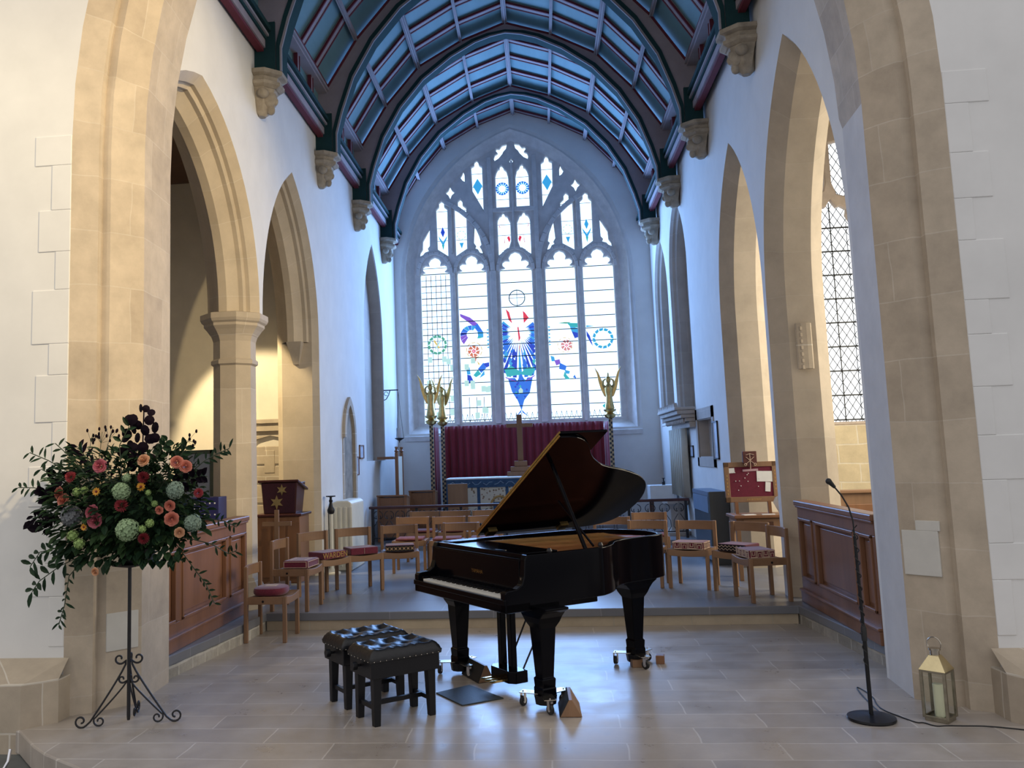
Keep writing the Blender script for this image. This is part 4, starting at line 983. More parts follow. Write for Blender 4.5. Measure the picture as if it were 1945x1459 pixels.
mb = MB(); mb.bb(-.13 - .28 - .15, .13 - .28 - .15, -.352, -.345, .22, .45, 0); mb.tube([(-.43 + .18 * cos(a), -.35, .36 + .2 * sin(a)) for a in [pi * i / 10 for i in range(11)]], .02, 6, 1); mb.build('centre_motif', [DBLUE, GOLDTHREAD], fr)
MB().bb(-1.48, 1.48, -.37, .38, .90, .93).build('white_cloth', WHITE_CLOTH, t, bevel=.01)
t = thing('altar_cross', 'tall plain wooden cross on a stepped base above the altar', 'cross', (-.44, 17.78, 1.35))
mb = MB().bb(-.28, .28, -.14, .14, 0, .09).bb(-.21, .21, -.11, .11, .09, .19).bb(-.13, .13, -.08, .08, .19, .30); mb.build('stepped_base', OAK_MID, t, bevel=.006)
MB().bb(-.055, .055, -.03, .03, .30, 1.24).build('upright', OAK_MID, t, bevel=.006); MB().bb(-.27, .27, -.028, .028, .98, 1.06).build('crossbar', OAK_MID, t, bevel=.006)
# curtains: back and two wings, hung between riddel posts
def drape(name, label, p, q, z0, z1, folds, amp):
    p, q = Vector(p), Vector(q); d = (q - p); n = Vector((d.y, -d.x)).normalized(); m = folds * 8
    vs = []; fs = []
    for zi, z in enumerate((z0, (z0 + z1) / 2, z1 - .1, z1)):
        for i in range(m + 1):
            u = i / m; a = amp * (1.0, .85, .6, .45)[zi]
            w = sin(u * folds * 2 * pi + .8 * sin(u * 9)); w = (abs(w) ** .6) * (1 if w > 0 else -1)
            c = p + d * u + n * a * w; vs.append((c.x, c.y, z))
    for zi in range(3):
        for i in range(m): fs.append((zi * (m + 1) + i, zi * (m + 1) + i + 1, (zi + 1) * (m + 1) + i + 1, (zi + 1) * (m + 1) + i))
    o = MB().add(vs, fs).build(name, CURTAIN, None, True, angle=70)
    md = o.modifiers.new('thickness', 'SOLIDIFY'); md.thickness = .012
    return tag(o, label, 'curtain', 'crimson curtains around the altar')
drape('curtain', 'long pleated crimson curtain hanging below the east window', (-2.10, 18.72), (1.32, 18.72), .45, 2.43, 21, .055)
drape('curtain', 'crimson side curtain at the left of the altar, seen edge on', (-2.22, 17.95), (-2.19, 18.40), .45, 2.40, 6, .03)
drape('curtain', 'crimson side curtain at the right of the altar, behind the lid tip', (1.36, 17.95), (1.34, 18.6), .45, 2.40, 6, .03)
CHECK, nt, b = new_mat('chequered_post_paint'); tc = N(nt, 'TexCoord'); ck = N(nt, 'TexChecker'); ck.inputs['Scale'].default_value = 22
ck.inputs['Color1'].default_value = (.02, .02, .03, 1); ck.inputs['Color2'].default_value = (.42, .30, .16, 1); nt.links.new(tc.outputs['Object'], ck.inputs['Vector']); nt.links.new(ck.outputs[0], b.inputs['Base Color'])
def post(x, y, label, alabel, turn):
    t = thing('riddel_post', label, 'post', (x, y, .42), 0, 'chequered posts around the altar')
    MB().bb(-.04, .04, -.04, .04, 0, 2.02).build('shaft', CHECK, t, bevel=.006)
    MB().lathe([(.05, 2.02), (.10, 2.05), (.12, 2.10), (.08, 2.12), (.06, 2.14), (.12, 2.18), (.13, 2.20), (.03, 2.202)], n=12).build('gilt_capital', GOLD, t, True)
    a = thing('angel_statue', alabel, 'statue', (x, y, 2.622), turn, 'gilded angels on the riddel posts')
    mb = MB()   # robe, one continuous figure
    mb.lathe([(.085, 0), (.095, .03), (.075, .14), (.06, .26), (.075, .36), (.085, .44), (.05, .50), (.032, .53), (.045, .56), (.052, .60), (.04, .645), (.01, .66)], n=12, sy=.8)
    for s in (-1, 1): mb.tube([(s * .07, 0, .45), (s * .11, -.03, .50), (s * .10, -.05, .58), (s * .05, -.06, .62)], [.028, .024, .02, .015], 7)
    mb.build('figure', GOLD, a, True)
    for s in (-1, 1):
        pr = [(s * .03, .42), (s * .09, .50), (s * .14, .62), (s * .19, .76), (s * .27, .88), (s * .22, .72), (s * .20, .58), (s * .16, .42), (s * .10, .28), (s * .05, .24)]
        MB().prism(pr if s > 0 else pr[::-1], .04, .065, 0, 'y').build('wing', GOLD, a, bevel=.006)
    mb = MB(); mb.lathe([(.005, 0), (.05, .02), (.055, .025), (.02, .03), (.015, .10), (.005, .11)], (0, -.06, .63), 8); mb.build('candle_holder', GOLD, a)
post(-2.24, 17.75, 'chequered post at the left front of the altar', 'gilded angel with raised wings on the front left post', .15)
post(-2.10, 18.55, 'chequered post at the left back of the altar', 'gilded angel on the back left post, partly behind the front one', -.3)
post(1.39, 17.75, 'chequered post at the right front of the altar', 'gilded angel with spread wings on the right post', -.1)
# sanctuary lamp
t = thing('hanging_lamp', 'sanctuary lamp hanging from an iron wall bracket at the left', 'lamp', (-2.87, 17.5, 2.15))
mb = MB().tube([(-.297, 0, 1.02), (0, 0, 1.02)], .012, 6); mb.tube([(-.295, 0, .82), (-.25, 0, .84), (-.2, 0, .92), (-.17, 0, 1.01)], .009, 6); mb.tube([(-.25 + .04 * cos(a), 0, .95 + .04 * sin(a)) for a in [i * .6 for i in range(10)]], .006, 5); mb.build('bracket', IRON, t)
mb = MB()
for a in (0, 2.1, 4.2): mb.tube([(0, 0, .98), (.03 * cos(a), .03 * sin(a), .6), (.09 * cos(a), .09 * sin(a), .04)], .005, 4)
mb.build('chain', IRON, t)
MB().lathe([(.006, -.06), (.012, -.02), (.05, .005), (.095, .03), (.10, .04), (.09, .042), (.02, .03)], n=14).build('bowl', IRON, t, True)
MB().lathe([(.045, .045), (.058, .24), (.05, .24), (.02, .06)], n=12).build('glass_cup', pm('milky_glass', (.7, .75, .8), .15, .02, 5), t, True)
# throne chair and desks at the left of the sanctuary
t = thing('tall_chair', 'tall oak bishop chair with finials beside the left wall, past the altar rail', 'chair', (-2.93, 16.80, .27))
for y in (-.3, .3):
    MB().bb(.13, .19, y - .03, y + .03, 0, 1.62).build('post', OAK_MID, t, bevel=.006); MB().lathe([(.02, 1.62), (.045, 1.65), (.02, 1.68), (.035, 1.73), (.01, 1.74)], (.16, y, 0), 10).build('finial', OAK_MID, t, True)
MB().bb(.145, .175, -.28, .28, .45, 1.55).build('back', CREAM, t); MB().bb(-.20, .19, -.3, .3, .4, .46).build('seat', OAK_MID, t, bevel=.006); MB().bb(-.21, .1, -.34, .30, 1.50, 1.55).build('canopy', OAK_MID, t); MB().bb(-.2, .18, -.28, .28, 0, .4).build('base', OAK_MID, t)
def desk(x, y, w, label, h):
    t = thing('prayer_desk', label, 'desk', (x, y, .27))
    MB().bb(-w / 2, w / 2, -.02, .02, .08, h).build('front_panel', OAK_MID, t, bevel=.006)
    MB().bb(-w / 2 + .07, w / 2 - .07, -.03, -.02, .2, h - .1).build('sunk_panel', OAK_MID, t, bevel=.008)
    for s in (-1, 1): MB().bb(s * w / 2 - .025, s * w / 2 + .025, -.04, .34, 0, h + .02).build('end_board', OAK_MID, t, bevel=.008)
    mb = MB(); mb.add([(-w / 2 - .03, -.06, h + .05), (w / 2 + .03, -.06, h + .05), (w / 2 + .03, .36, h + .0), (-w / 2 - .03, .36, h + .0), (-w / 2 - .03, -.06, h + .02), (w / 2 + .03, -.06, h + .02), (w / 2 + .03, .36, h - .03), (-w / 2 - .03, .36, h - .03)], [(0, 1, 2, 3), (7, 6, 5, 4), (0, 4, 5, 1), (1, 5, 6, 2), (2, 6, 7, 3), (3, 7, 4, 0)]); mb.build('book_rest', OAK_MID, t, bevel=.004)
desk(-2.78, 15.95, .50, 'oak prayer desk at the far left behind the altar rail', .80); desk(-2.33, 16.75, .46, 'oak prayer desk with scrolled ends, nearer the altar', .84)
t = thing('wooden_chair_back', 'plain oak chair with solid back standing before the altar frontal', 'chair', (-1.62, 16.35, .27))
MB().bb(-.19, .19, .14, .17, .42, 1.0).build('backrest', OAK, t, bevel=.006); MB().bb(-.2, .2, -.2, .17, .40, .44).build('seat', OAK, t, bevel=.006)
for sx in (-1, 1):
    for sy in (-1, 1): MB().bb(sx * .17 - .02, sx * .17 + .02, sy * .15 - .02, sy * .15 + .02, 0, .4).build('leg', OAK, t)
t = thing('credence_table', 'small table under a white lace cloth at the right of the sanctuary', 'table', (2.26, 17.3, .27))
for sx in (-1, 1):
    for sy in (-1, 1): MB().bb(sx * .2 - .02, sx * .2 + .02, sy * .17 - .02, sy * .17 + .02, 0, .8).build('leg', OAK_DK, t)
MB().bb(-.23, .23, -.2, .2, .8, .825).build('tabletop', OAK_DK, t)
c = tag(MB().bb(2.02, 2.50, 17.08, 17.52, 1.096, 1.106).bb(2.02, 2.50, 17.075, 17.085, .82, 1.10).bb(2.015, 2.025, 17.08, 17.52, .82, 1.10).build('tablecloth', WHITE_CLOTH, bevel=.004), 'white cloth hanging over the small sanctuary table at the right', 'tablecloth')
t = thing('small_bottle', 'small dark bottle standing on the white tablecloth', 'bottle', (2.30, 17.25, 1.106)); MB().lathe([(.03, 0), (.03, .06), (.012, .08), (.012, .12), (.03, .125), (.03, .135), (.01, .135)], n=10).build('body', IRON, t, True)
# canopy, fluted curtain, pedestal on the right wall
t = thing('stone_canopy', 'carved stone canopy shelf on the right wall above the fluted curtain', 'canopy', (XR, 15.9, 2.36))
mb = MB()
for d, z0, z1 in ((.10, -.22, -.12), (.16, -.12, -.06), (.24, -.06, 0), (.30, 0, .07), (.34, .07, .12)): mb.bb(0, -d, -1.05 - d * .3, .9 + d * .3, z0, z1)
mb.build('cornice', STONE_BLIND, t, bevel=.012)
mb = MB()
for k in range(14): mb.add([(-.33, -1.05 + k * .145, .12), (-.33, -.98 + k * .145, .20), (-.33, -.905 + k * .145, .12), (-.27, -1.05 + k * .145, .12), (-.27, -.98 + k * .145, .20), (-.27, -.905 + k * .145, .12)], [(0, 1, 2), (5, 4, 3), (0, 3, 4, 1), (1, 4, 5, 2), (0, 2, 5, 3)])
mb.build('cresting', STONE_BLIND, t)
mb = MB()
for k in range(11): mb.sphere((-.17, -.95 + k * .19, -.1), (.04, .05, .05), 6, 5)
mb.build('carved_foliage', STONE_BLIND, t, True)
vs = []; fs = []; m = 96
for zi, z in enumerate((.95, 2.14)):
    for i in range(m + 1): vs.append((XR - .05 - .11 * abs(sin(i / m * 7 * pi)), 15.45 + 1.5 * i / m, z))
for i in range(m): fs.append((i, i + 1, m + 2 + i, m + 1 + i))
o = MB().add(vs, fs).build('fluted_curtain', pm('cream_hanging', (.50, .46, .37), .85, .1, 5), None, True); md = o.modifiers.new('thickness', 'SOLIDIFY'); md.thickness = .01
tag(o, 'cream fluted curtain hanging on the right wall under the stone canopy', 'curtain')
t = thing('stone_pedestal', 'fluted grey stone pedestal at the right end of the altar rail', 'pedestal', (2.33, 16.0, .27))
mb = MB(); mb.lathe([(.24, 0), (.24, .06), (.18, .10), (.16, .14), (.16, .46), (.20, .52), (.24, .56), (.24, .62), (.05, .62)], n=8); mb.build('shaft', STONE_BLIND, t)
# =================================================================== NOTICE BOARD, TABLE, HEATER (right arch)
t = thing('storage_heater', 'dark blue-grey storage heater standing against the right wall', 'heater', (2.54, 13.2, ZC))
MB().bb(-.26, .0, -.64, .6, .05, .99).build('casing', BLUE_PANEL, t, bevel=.01); MB().bb(-.265, .005, -.70, -.64, 0, 1.0).build('end_panel', pm('dark_grey_paint', (.045, .05, .055), .5, .1, 5), t, bevel=.006)
MB().bb(-.27, -.26, -.60, .58, .70, .93).build('grille', pm('pale_blue_paint', (.16, .24, .36), .4, .05, 5), t); MB().bb(-.27, .003, -.64, .61, .94, .995).build('top_cap', pm('blue_paint_edge', (.14, .2, .3), .4, .05, 5), t)
t = thing('side_table', 'oak side table with a drawer under the notice board', 'table', (2.69, 11.22, ZC))
for sx in (-1, 1):
    for sy in (-1, 1): MB().bb(sx * .36 - .025, sx * .36 + .025, sy * .19 - .025, sy * .19 + .025, 0, .68).build('leg', OAK, t, bevel=.004)
MB().bb(-.38, .38, -.21, .21, .60, .745).build('apron', OAK, t, bevel=.004); MB().bb(-.41, .41, -.26, .25, .745, .78).build('tabletop', OAK_MID, t, bevel=.006)
d = MB().bb(-.3, .34, -.222, -.21, .61, .735).build('drawer', OAK, t, bevel=.004); MB().bb(-.01, .05, -.23, -.222, .645, .70).build('lock_plate', OAK_DK, d)
for x, y, a, nm, lab in ((2.47, 11.05, .2, 'leaflet', 'white leaflet at the left of the side table'), (2.70, 11.04, -.15, 'leaflet', 'white leaflet at the middle of the side table')):
    o = MB().bb(-.075, .075, -.05, .05, 0, .006).build(nm, PAPER); o.location = (x, y, ZC + .78); o.rotation_euler = (0, 0, a); tag(o, lab, 'leaflet')
t = thing('notice_board', 'oak framed maroon felt notice board resting upright on the side table', 'notice board', (2.585, 11.30, ZC + .78))
t.rotation_euler = (rad(-3), 0, 0)
for x in (-.2, .2): MB().bb(x - .02, x + .02, -.02, .02, .0, .15).build('foot', OAK_MID, t)
for x in (0,): pass
Q = .15
_old=MB
class MB(_old):
    def __init__(s): super().__init__(); s.T = Matrix.Translation((0, 0, .17)) @ Matrix.Scale(.90, 4)
mb = MB().bb(-.36, .36, -.02, .02, -.035, .04).bb(-.36, .36, -.02, .02, .45, .52).bb(-.36, -.29, -.02, .02, -.035, .52).bb(.29, .36, -.02, .02, -.035, .52); fr = mb.build('frame', OAK, t, bevel=.005)
for k in range(9): MB().box((-.07 + k * .022, -.021, .003), (.008, .004, .026), 0, 0, Matrix.Rotation(rad(20), 3, 'Y')).build('carving', GOLDTHREAD, fr)
for k in range(6): MB().bb(-.332, -.318, -.023, -.02, .07 + k * .05, .095 + k * .05).build('carving', GOLDTHREAD, fr); MB().bb(.318, .332, -.023, -.02, .13 + k * .05, .155 + k * .05).build('carving', GOLDTHREAD, fr)
MB().bb(-.30, .30, -.008, .012, .03, .46).build('felt', FELT, t)
for x, z, w, h, r in ((-.255, .405, .08, .07, -2), (0, .405, .21, .03, -2), (.185, .315, .21, .145, 2), (.22, .17, .07, .13, 6)):
    o = MB().box((0, 0, 0), (w, .004, h), 0, 0, Matrix.Rotation(rad(r), 3, 'Y')).build('paper_note', PAPER if w != .21 or h > .1 else pm('pink_slip', (.50, .32, .36), .8, .05, 10), t); o.location = (x * .9, -.012, z * .9 )
for k in range(11):
    o = MB().sphere((0, 0, 0), .007, 6, 4).build('drawing_pin', PAPER, t); o.location = (rnd.uniform(-.22, .1), -.013, rnd.uniform(.1, .34))
MB = _old
em = thing('carved_emblem', 'square carved wooden emblem with crossed keys on top of the notice board', 'emblem', (2.58, 11.29, ZC + 1.36))
MB().prism([(-.085, .19), (.085, .19), (.085, .04), (0, -.02), (-.085, .04)], -.02, .02, 0, 'y').build('shield', pm('carved_red_wood', (.11, .025, .018), .5, .2, 8), em, bevel=.006)
mb = MB(); mb.bar((0, -.024, -.03), (0, -.024, .165), .008, .006)
for s in (-1, 1): mb.bar((s * .055, -.024, .03), (-s * .05, -.024, .12), .008, .006); mb.bar((0, -.024, .16), (s * .05, -.024, .145), .014, .006); mb.tube([(s * .058 + .014 * cos(a), -.024, .026 + .014 * sin(a)) for a in [2 * pi * i / 8 for i in range(8)]], .004, 5, 0, True)
mb.build('keys_relief', THREAD, em)
t = thing('paper_bag', 'white crumpled paper bag at the right end of the side table', 'bag', (2.90, 11.12, ZC + .78))
mb = MB(); vs = []
for z, w, tw in ((0, .05, 0), (.06, .07, .3), (.14, .10, .5), (.2, .085, .2)):
    for i in range(8): a = 2 * pi * i / 8 + tw; r = w * (1.15 if i % 2 else .85); vs.append((r * cos(a), r * .7 * sin(a), z + .012 * (i % 3)))
mb.add(vs, [(i * 8 + j, i * 8 + (j + 1) % 8, (i + 1) * 8 + (j + 1) % 8, (i + 1) * 8 + j) for i in range(3) for j in range(8)] + [tuple(range(7, -1, -1)), tuple(range(24, 32))]); mb.build('bag', PAPER, t)
t = thing('choir_pew', 'oak pew front seen through the right arch below the aisle window', 'pew', (4.55, 12.5, ZC))
MB().bb(-.6, 1.2, 0, .05, 0, .96).build('front', OAK, t, bevel=.006); MB().bb(-.63, 1.23, -.05, .09, .93, .975).build('top_rail', OAK_H, t, bevel=.008)
for k in range(3): MB().bb(-.45 + k * .55, -.02 + k * .55, -.015, 0, .2, .78).build('panel', OAK_MID, t, bevel=.008)
# =================================================================== GRAND PIANO
PO, PA = (-.403, 6.924, 0), rad(-54.65)
pn = thing('grand_piano', 'black grand piano with its lid propped open in the middle of the stone floor', 'piano', PO, PA)
def smooth_poly(pts, n=5):
    """closed Catmull-Rom through pts; points with a third value stay sharp"""
    out = []; k = len(pts)
    for i in range(k):
        p0, p1, p2, p3 = (pts[(i + j) % k] for j in (-1, 0, 1, 2))
        if len(p1) > 2 and len(p2) > 2: out.append(p1[:2]); continue
        if len(p1) > 2: p0 = p1
        if len(p2) > 2: p3 = p2
        for j in range(n):
            t = j / n
            out.append(tuple(.5 * (2 * p1[c] + (p2[c] - p0[c]) * t + (2 * p0[c] - 5 * p1[c] + 4 * p2[c] - p3[c]) * t * t + (3 * p1[c] - p0[c] - 3 * p2[c] + p3[c]) * t ** 3) for c in (0, 1)))
    return out
def inset(poly, d):
    n = len(poly); out = []
    area = sum(poly[i][0] * poly[(i + 1) % n][1] - poly[(i + 1) % n][0] * poly[i][1] for i in range(n))
    sg = 1 if area > 0 else -1
    for i in range(n):
        a, b, c = Vector(poly[i - 1]), Vector(poly[i]), Vector(poly[(i + 1) % n])
        e1, e2 = (b - a), (c - b)
        e1 = e1.normalized() if e1.length > 1e-6 else Vector((1, 0)); e2 = e2.normalized() if e2.length > 1e-6 else e1
        n1, n2 = Vector((-e1.y, e1.x)), Vector((-e2.y, e2.x)); m = (n1 + n2)
        m = m / max(m.length_squared / 2, .5); out.append(tuple(b + m * d * sg))
    return out
V0, VF = -.36, -.16
rim = smooth_poly([(.69, VF, 1), (.69, .42), (.665, .56), (.56, .72), (.42, .86), (.335, 1.02), (.305, 1.22), (.28, 1.42), (.18, 1.58), (-.06, 1.655), (-.32, 1.63), (-.54, 1.50), (-.66, 1.26), (-.69, .95), (-.69, VF, 1)])
ri = inset(rim, .045)
mb = MB(); n = len(rim); zt, zb = 1.085, .735
vs = [(a, b, z) for z, P in ((zb, rim), (zt, rim), (zt, ri), (zb, ri)) for a, b in P]
mb.add(vs, [(L * n + i, L * n + (i + 1) % n, ((L + 1) % 4) * n + (i + 1) % n, ((L + 1) % 4) * n + i) for L in range(4) for i in range(n)])
case = mb.build('case_rim', LACQUER, pn, True, bevel=.004)
MB().prism(inset(rim, .04), .76, .80, 0, 'z').build('soundboard', OAK_DK, pn)
mb = MB(); pl_in = inset(rim, .075)
mb.prism(inset(rim, .05), 1.025, 1.045, 0, 'z')
for u0, v0, u1, v1 in ((-.5, .1, -.45, 1.4), (-.2, .1, .05, 1.5), (.1, .1, .26, 1.1), (.42, .1, .46, .7)): mb.bar((u0, v0, 1.052), (u1, v1, 1.052), .028, .02)
ip = mb.build('iron_frame', PLATE, pn, bevel=.004)
mb = MB()
for i in range(44):
    u0 = -.60 + i * .0272; k = i / 43
    vend = min(1.40 - .25 * k, 2.0) if u0 < .15 else max(.45, 1.15 - (u0 - .15) * 1.5)
    mb.bar((u0, .06, 1.066), (u0 + (.22 - .2 * k), vend, 1.066), .0022, .0022)
mb.build('strings', BRASS, ip)
MB().prism([(.645, -.15), (.645, .06), (-.645, .06), (-.645, -.15)], 1.0, 1.055, 0, 'z').build('pin_block_cover', LACQUER, pn)
# keybed, key slip, arms
MB().bb(-.69, .69, V0, .22, .70, .765).build('keybed', LACQUER, pn, bevel=.008)
MB().bb(-.69, .69, V0 - .012, V0 + .02, .755, .795).build('key_slip', LACQUER, pn, bevel=.006)
prof = [(V0, .70), (V0, .835), (V0 + .015, .85), (V0 + .10, .858), (V0 + .145, .885), (V0 + .165, .94), (V0 + .175, 1.05), (V0 + .19, 1.085), (.10, 1.085), (.10, .70)]
for u0, u1 in ((-.69, -.625), (.625, .69)):
    mb = MB(); mb.prism([(v, z) for v, z in prof], u0, u1, 0, 'x'); mb.build('arm', LACQUER, pn, bevel=.006)
for u0, u1 in ((-.625, -.575), (.60, .625)): MB().bb(u0, u1, V0 + .02, VF + .01, .76, .825).build('cheek_block', LACQUER, pn, bevel=.004)
wk = MB().bb(-.0108, .0108, 0, .15, 0, .018).build('white_key', IVORY, pn, bevel=.0015)
bk = MB().frustum((0, .098, .016), (.012, .095, 0), (0, .102, .03), (.0085, .085, 0)).build('black_key', BLACK, pn)
K0, KW = -.575 + .0113, (.60 + .575) / 52
for i in range(52):
    c = wk if i == 0 else wk.copy()
    if i: COL.objects.link(c); c.parent = pn
    c.location = (K0 + i * KW, V0 + .02, .79)
first = True
for i in range(51):
    if i % 7 in (1, 4): continue
    c = bk if first else bk.copy()
    if not first: COL.objects.link(c); c.parent = pn
    first = False
    c.location = (K0 + (i + .5) * KW, V0 + .02, .79)
MB().bb(-.625, .625, VF - .035, VF - .02, .80, 1.045).build('fallboard', LACQUER, pn, bevel=.004)
o = text_mesh('maker_lettering', 'YAMAHA', .040, .0006, BRASS, pn, Matrix.Translation((.045, VF - .036, .915)) @ Matrix.Rotation(pi / 2, 4, 'X'))
o['label'] = 'small gold lettering'
MB().bb(-.63, .63, VF - .03, .02, 1.035, 1.055).build('desk_shelf', LACQUER, pn, bevel=.004)
md = MB().bb(-.50, .50, VF + .03, .24, 1.06, 1.075).build('music_desk', LACQUER, pn, bevel=.004)
MB().bar((.16, VF + .03, 1.082), (.30, VF + .07, 1.082), .014, .006).bar((.42, VF + .02, 1.082), (.56, VF + .05, 1.082), .014, .006).build('desk_strut', PEWTER, md)
MB().bb(-.69, -.55, -.1, .24, 1.07, 1.088).build('side_strip', LACQUER, pn, bevel=.003)
mb = MB().bb(.648, .662, VF - .045, VF - .03, .88, .93).bb(.64, .66, VF - .05, VF - .03, .835, .85); mb.build('lock_plate', PEWTER, pn)
# underside beams
mb = MB().bb(-.62, .62, .12, .50, .685, .74).bb(-.5, .45, .5, .72, .715, .76).bb(-.55, .12, .95, 1.40, .70, .75); mb.build('under_beam', LACQUER, pn, bevel=.006)
# lid: rear part and folded front flap
lid = thing('lid', None, None, (-.705, 0, 1.10)); lid.parent = pn; lid.rotation_euler = (0, rad(-32.7), 0)
lp = smooth_poly([(0, .27, 1), (1.50, .27, 1), (1.49, .44), (1.40, .60), (1.24, .735), (1.14, .85), (1.055, .995), (.965, 1.28), (.865, 1.50), (.72, 1.68), (.50, 1.79), (.29, 1.80), (.10, 1.72), (.01, 1.52), (0, 1.2, 1)])
MB().prism(lp, 0, .020, 0, 'z').build('rear_lid', LACQUER, lid, bevel=.004)
MB().prism([(0, .275), (1.52, .275), (1.535, .72), (0, .72)], .024, .044, 0, 'z').build('front_flap', LACQUER, lid, bevel=.004)
MB().bb(.0, 1.505, .262, .268, .002, .018).bb(.0, 1.52, .267, .273, .026, .042).build('lid_edge', BRASS, lid)['label'] = 'lid edge with its gold gleam put in as brass strips'  # brass strips put the gold gleam of the black edges into colour
MB().bb(.02, .10, .33, .42, -.02, 0).build('hinge', BRASS, lid); MB().bb(.02, .1, 1.1, 1.19, -.02, 0).build('hinge', BRASS, lid)
MB().tube([(.55, .36, 1.0), (.50, .36, 1.10), (.37, .41, 1.50), (.315, .40, 1.735)], .013, 6) if False else None
a = rad(32.7); sP, vP = 1.14, .40
top = (-.705 + sP * cos(a), vP, 1.10 + sP * sin(a) - .004)
MB().bar((.635, .43, 1.0), (top[0], top[1], top[2]), .026, .022).build('prop_stick', LACQUER, pn, bevel=.003)
MB().bar((.60, .50, 1.09), (top[0] - .10, top[1] + .12, top[2] - .30), .012, .012).build('half_stick', LACQUER, pn)
MB().lathe([(.018, 0), (.02, .01), (.012, .03)], (.62, .55, 1.085), 8).lathe([(.018, 0), (.02, .01), (.012, .03)], (.66, .05, 1.085), 8).build('lid_rest', IRON, pn)
# legs
def pleg(u, v, ang):
    r = thing('leg', None, None, (u, v, 0)); r.parent = pn; r.rotation_euler = (0, 0, ang)
    mb = MB(); prof = [(.073, .085), (.073, .14), (.068, .15), (.072, .20), (.072, .21), (.060, .215), (.085, .56), (.09, .60), (.11, .64), (.145, .675), (.19, .70), (.19, .715)]
    vs = []
    for h, z in prof:
        if z < .6: h *= .80
        hy = min(h, .10)
        vs += [(-h, -hy, z), (h, -hy, z), (h, hy, z), (-h, hy, z)]
    k = len(prof); mb.add(vs, [(i * 4 + j, i * 4 + (j + 1) % 4, (i + 1) * 4 + (j + 1) % 4, (i + 1) * 4 + j) for i in range(k - 1) for j in range(4)] + [(3, 2, 1, 0), tuple(range((k - 1) * 4, k * 4))])
    mb.build('tapered_post', LACQUER, r, bevel=.006)
    MB().lathe([(.03, .045), (.03, .085)], n=12).build('foot_ferrule', BRASS, r)
LEGS = [(.605, 0, 0), (-.605, 0, 0), (.036, 1.34, rad(90))]
for u, v, an in LEGS: pleg(u, v, an)
# lyre with pedals
ly = thing('pedal_lyre', None, None, (.03, .06, 0)); ly.parent = pn
for s in (-1, 1): MB().bb(s * .07 - .028, s * .07 + .028, -.025, .025, .16, .71).build('lyre_post', LACQUER, ly, bevel=.006)
MB().prism([(-.17, .07), (-.17, -.04), (-.12, -.08), (.12, -.08), (.17, -.04), (.17, .07)], .075, .165, 0, 'z').build('pedal_box', LACQUER, ly, bevel=.006)
for k in (-1, 0, 1):
    mb = MB(); mb.frustum((k * .065, -.12, .085), (.028, .14, 0), (k * .065, -.12, .100), (.024, .14, 0)); mb.sphere((k * .065, -.185, .093), (.022, .03, .010), 8, 5); mb.build('pedal', BRASS, ly, True)
for s in (-1, 1): MB().tube([(s * .10, .07, .15), (s * .12, .38, .68)], .007, 6).build('brace_rod', IRON, ly)
MB().bb(.10, .17, .02, .06, .63, .66).build('rod_bracket', IRON, ly)
# leg trucks
def truck(u, v, ang, label):
    p = Matrix.Rotation(PA, 3, 'Z') @ Vector((u, v, 0)) + Vector(PO)
    t = thing('leg_truck', label, 'wheeled truck', (p.x, p.y, 0), PA + ang, 'steel trucks under the piano legs')
    mb = MB()
    for k in range(3):
        a = rad(90 + 120 * k); c, s = cos(a), sin(a)
        w = .042
        mb.add([(.02 * c - w * s, .02 * s + w * c, .098), (.185 * c - w * s, .185 * s + w * c, .098), (.185 * c + w * s, .185 * s - w * c, .098), (.02 * c + w * s, .02 * s - w * c, .098),
                (.02 * c - w * s, .02 * s + w * c, .104), (.185 * c - w * s, .185 * s + w * c, .104), (.185 * c + w * s, .185 * s - w * c, .104), (.02 * c + w * s, .02 * s - w * c, .104)],
               [(0, 3, 2, 1), (4, 5, 6, 7), (0, 1, 5, 4), (1, 2, 6, 5), (2, 3, 7, 6), (3, 0, 4, 7)])
    mb.build('plate', PEWTER, t)
    MB().lathe([(.05, .028), (.075, .034), (.085, .097), (.078, .097), (.045, .036)], n=10).build('cup', BLACK, t)
    for k in range(3):
        a = rad(90 + 120 * k); x, y = .17 * cos(a), .17 * sin(a)
        w = MB(); wa = rad(35 + 70 * k)
        w.tube([(x - .012 * sin(wa), y + .012 * cos(wa), .036), (x + .012 * sin(wa), y - .012 * cos(wa), .036)], .034, 14); wo = w.build('wheel', RUBBER, t, bevel=.004)
        MB().tube([(x - .014 * sin(wa), y + .014 * cos(wa), .036), (x + .014 * sin(wa), y - .014 * cos(wa), .036)], .016, 10).build('hub', CHROME, wo)
        mb = MB()
        for q in (-1, 1): mb.box((x - q * .016 * sin(wa), y + q * .016 * cos(wa), .065), (.028, .003, .06), wa)
        mb.box((x, y, .094), (.03, .035, .006), wa); mb.lathe([(.006, .098), (.006, .112)], (x, y, 0), 6); mb.build('caster_fork', CHROME, t)
truck(.605, 0, rad(5), 'three-wheeled steel truck under the nearest piano leg'); truck(-.605, 0, rad(25), 'three-wheeled steel truck under the left piano leg'); truck(.036, 1.34, rad(15), 'three-wheeled steel truck under the rear piano leg')
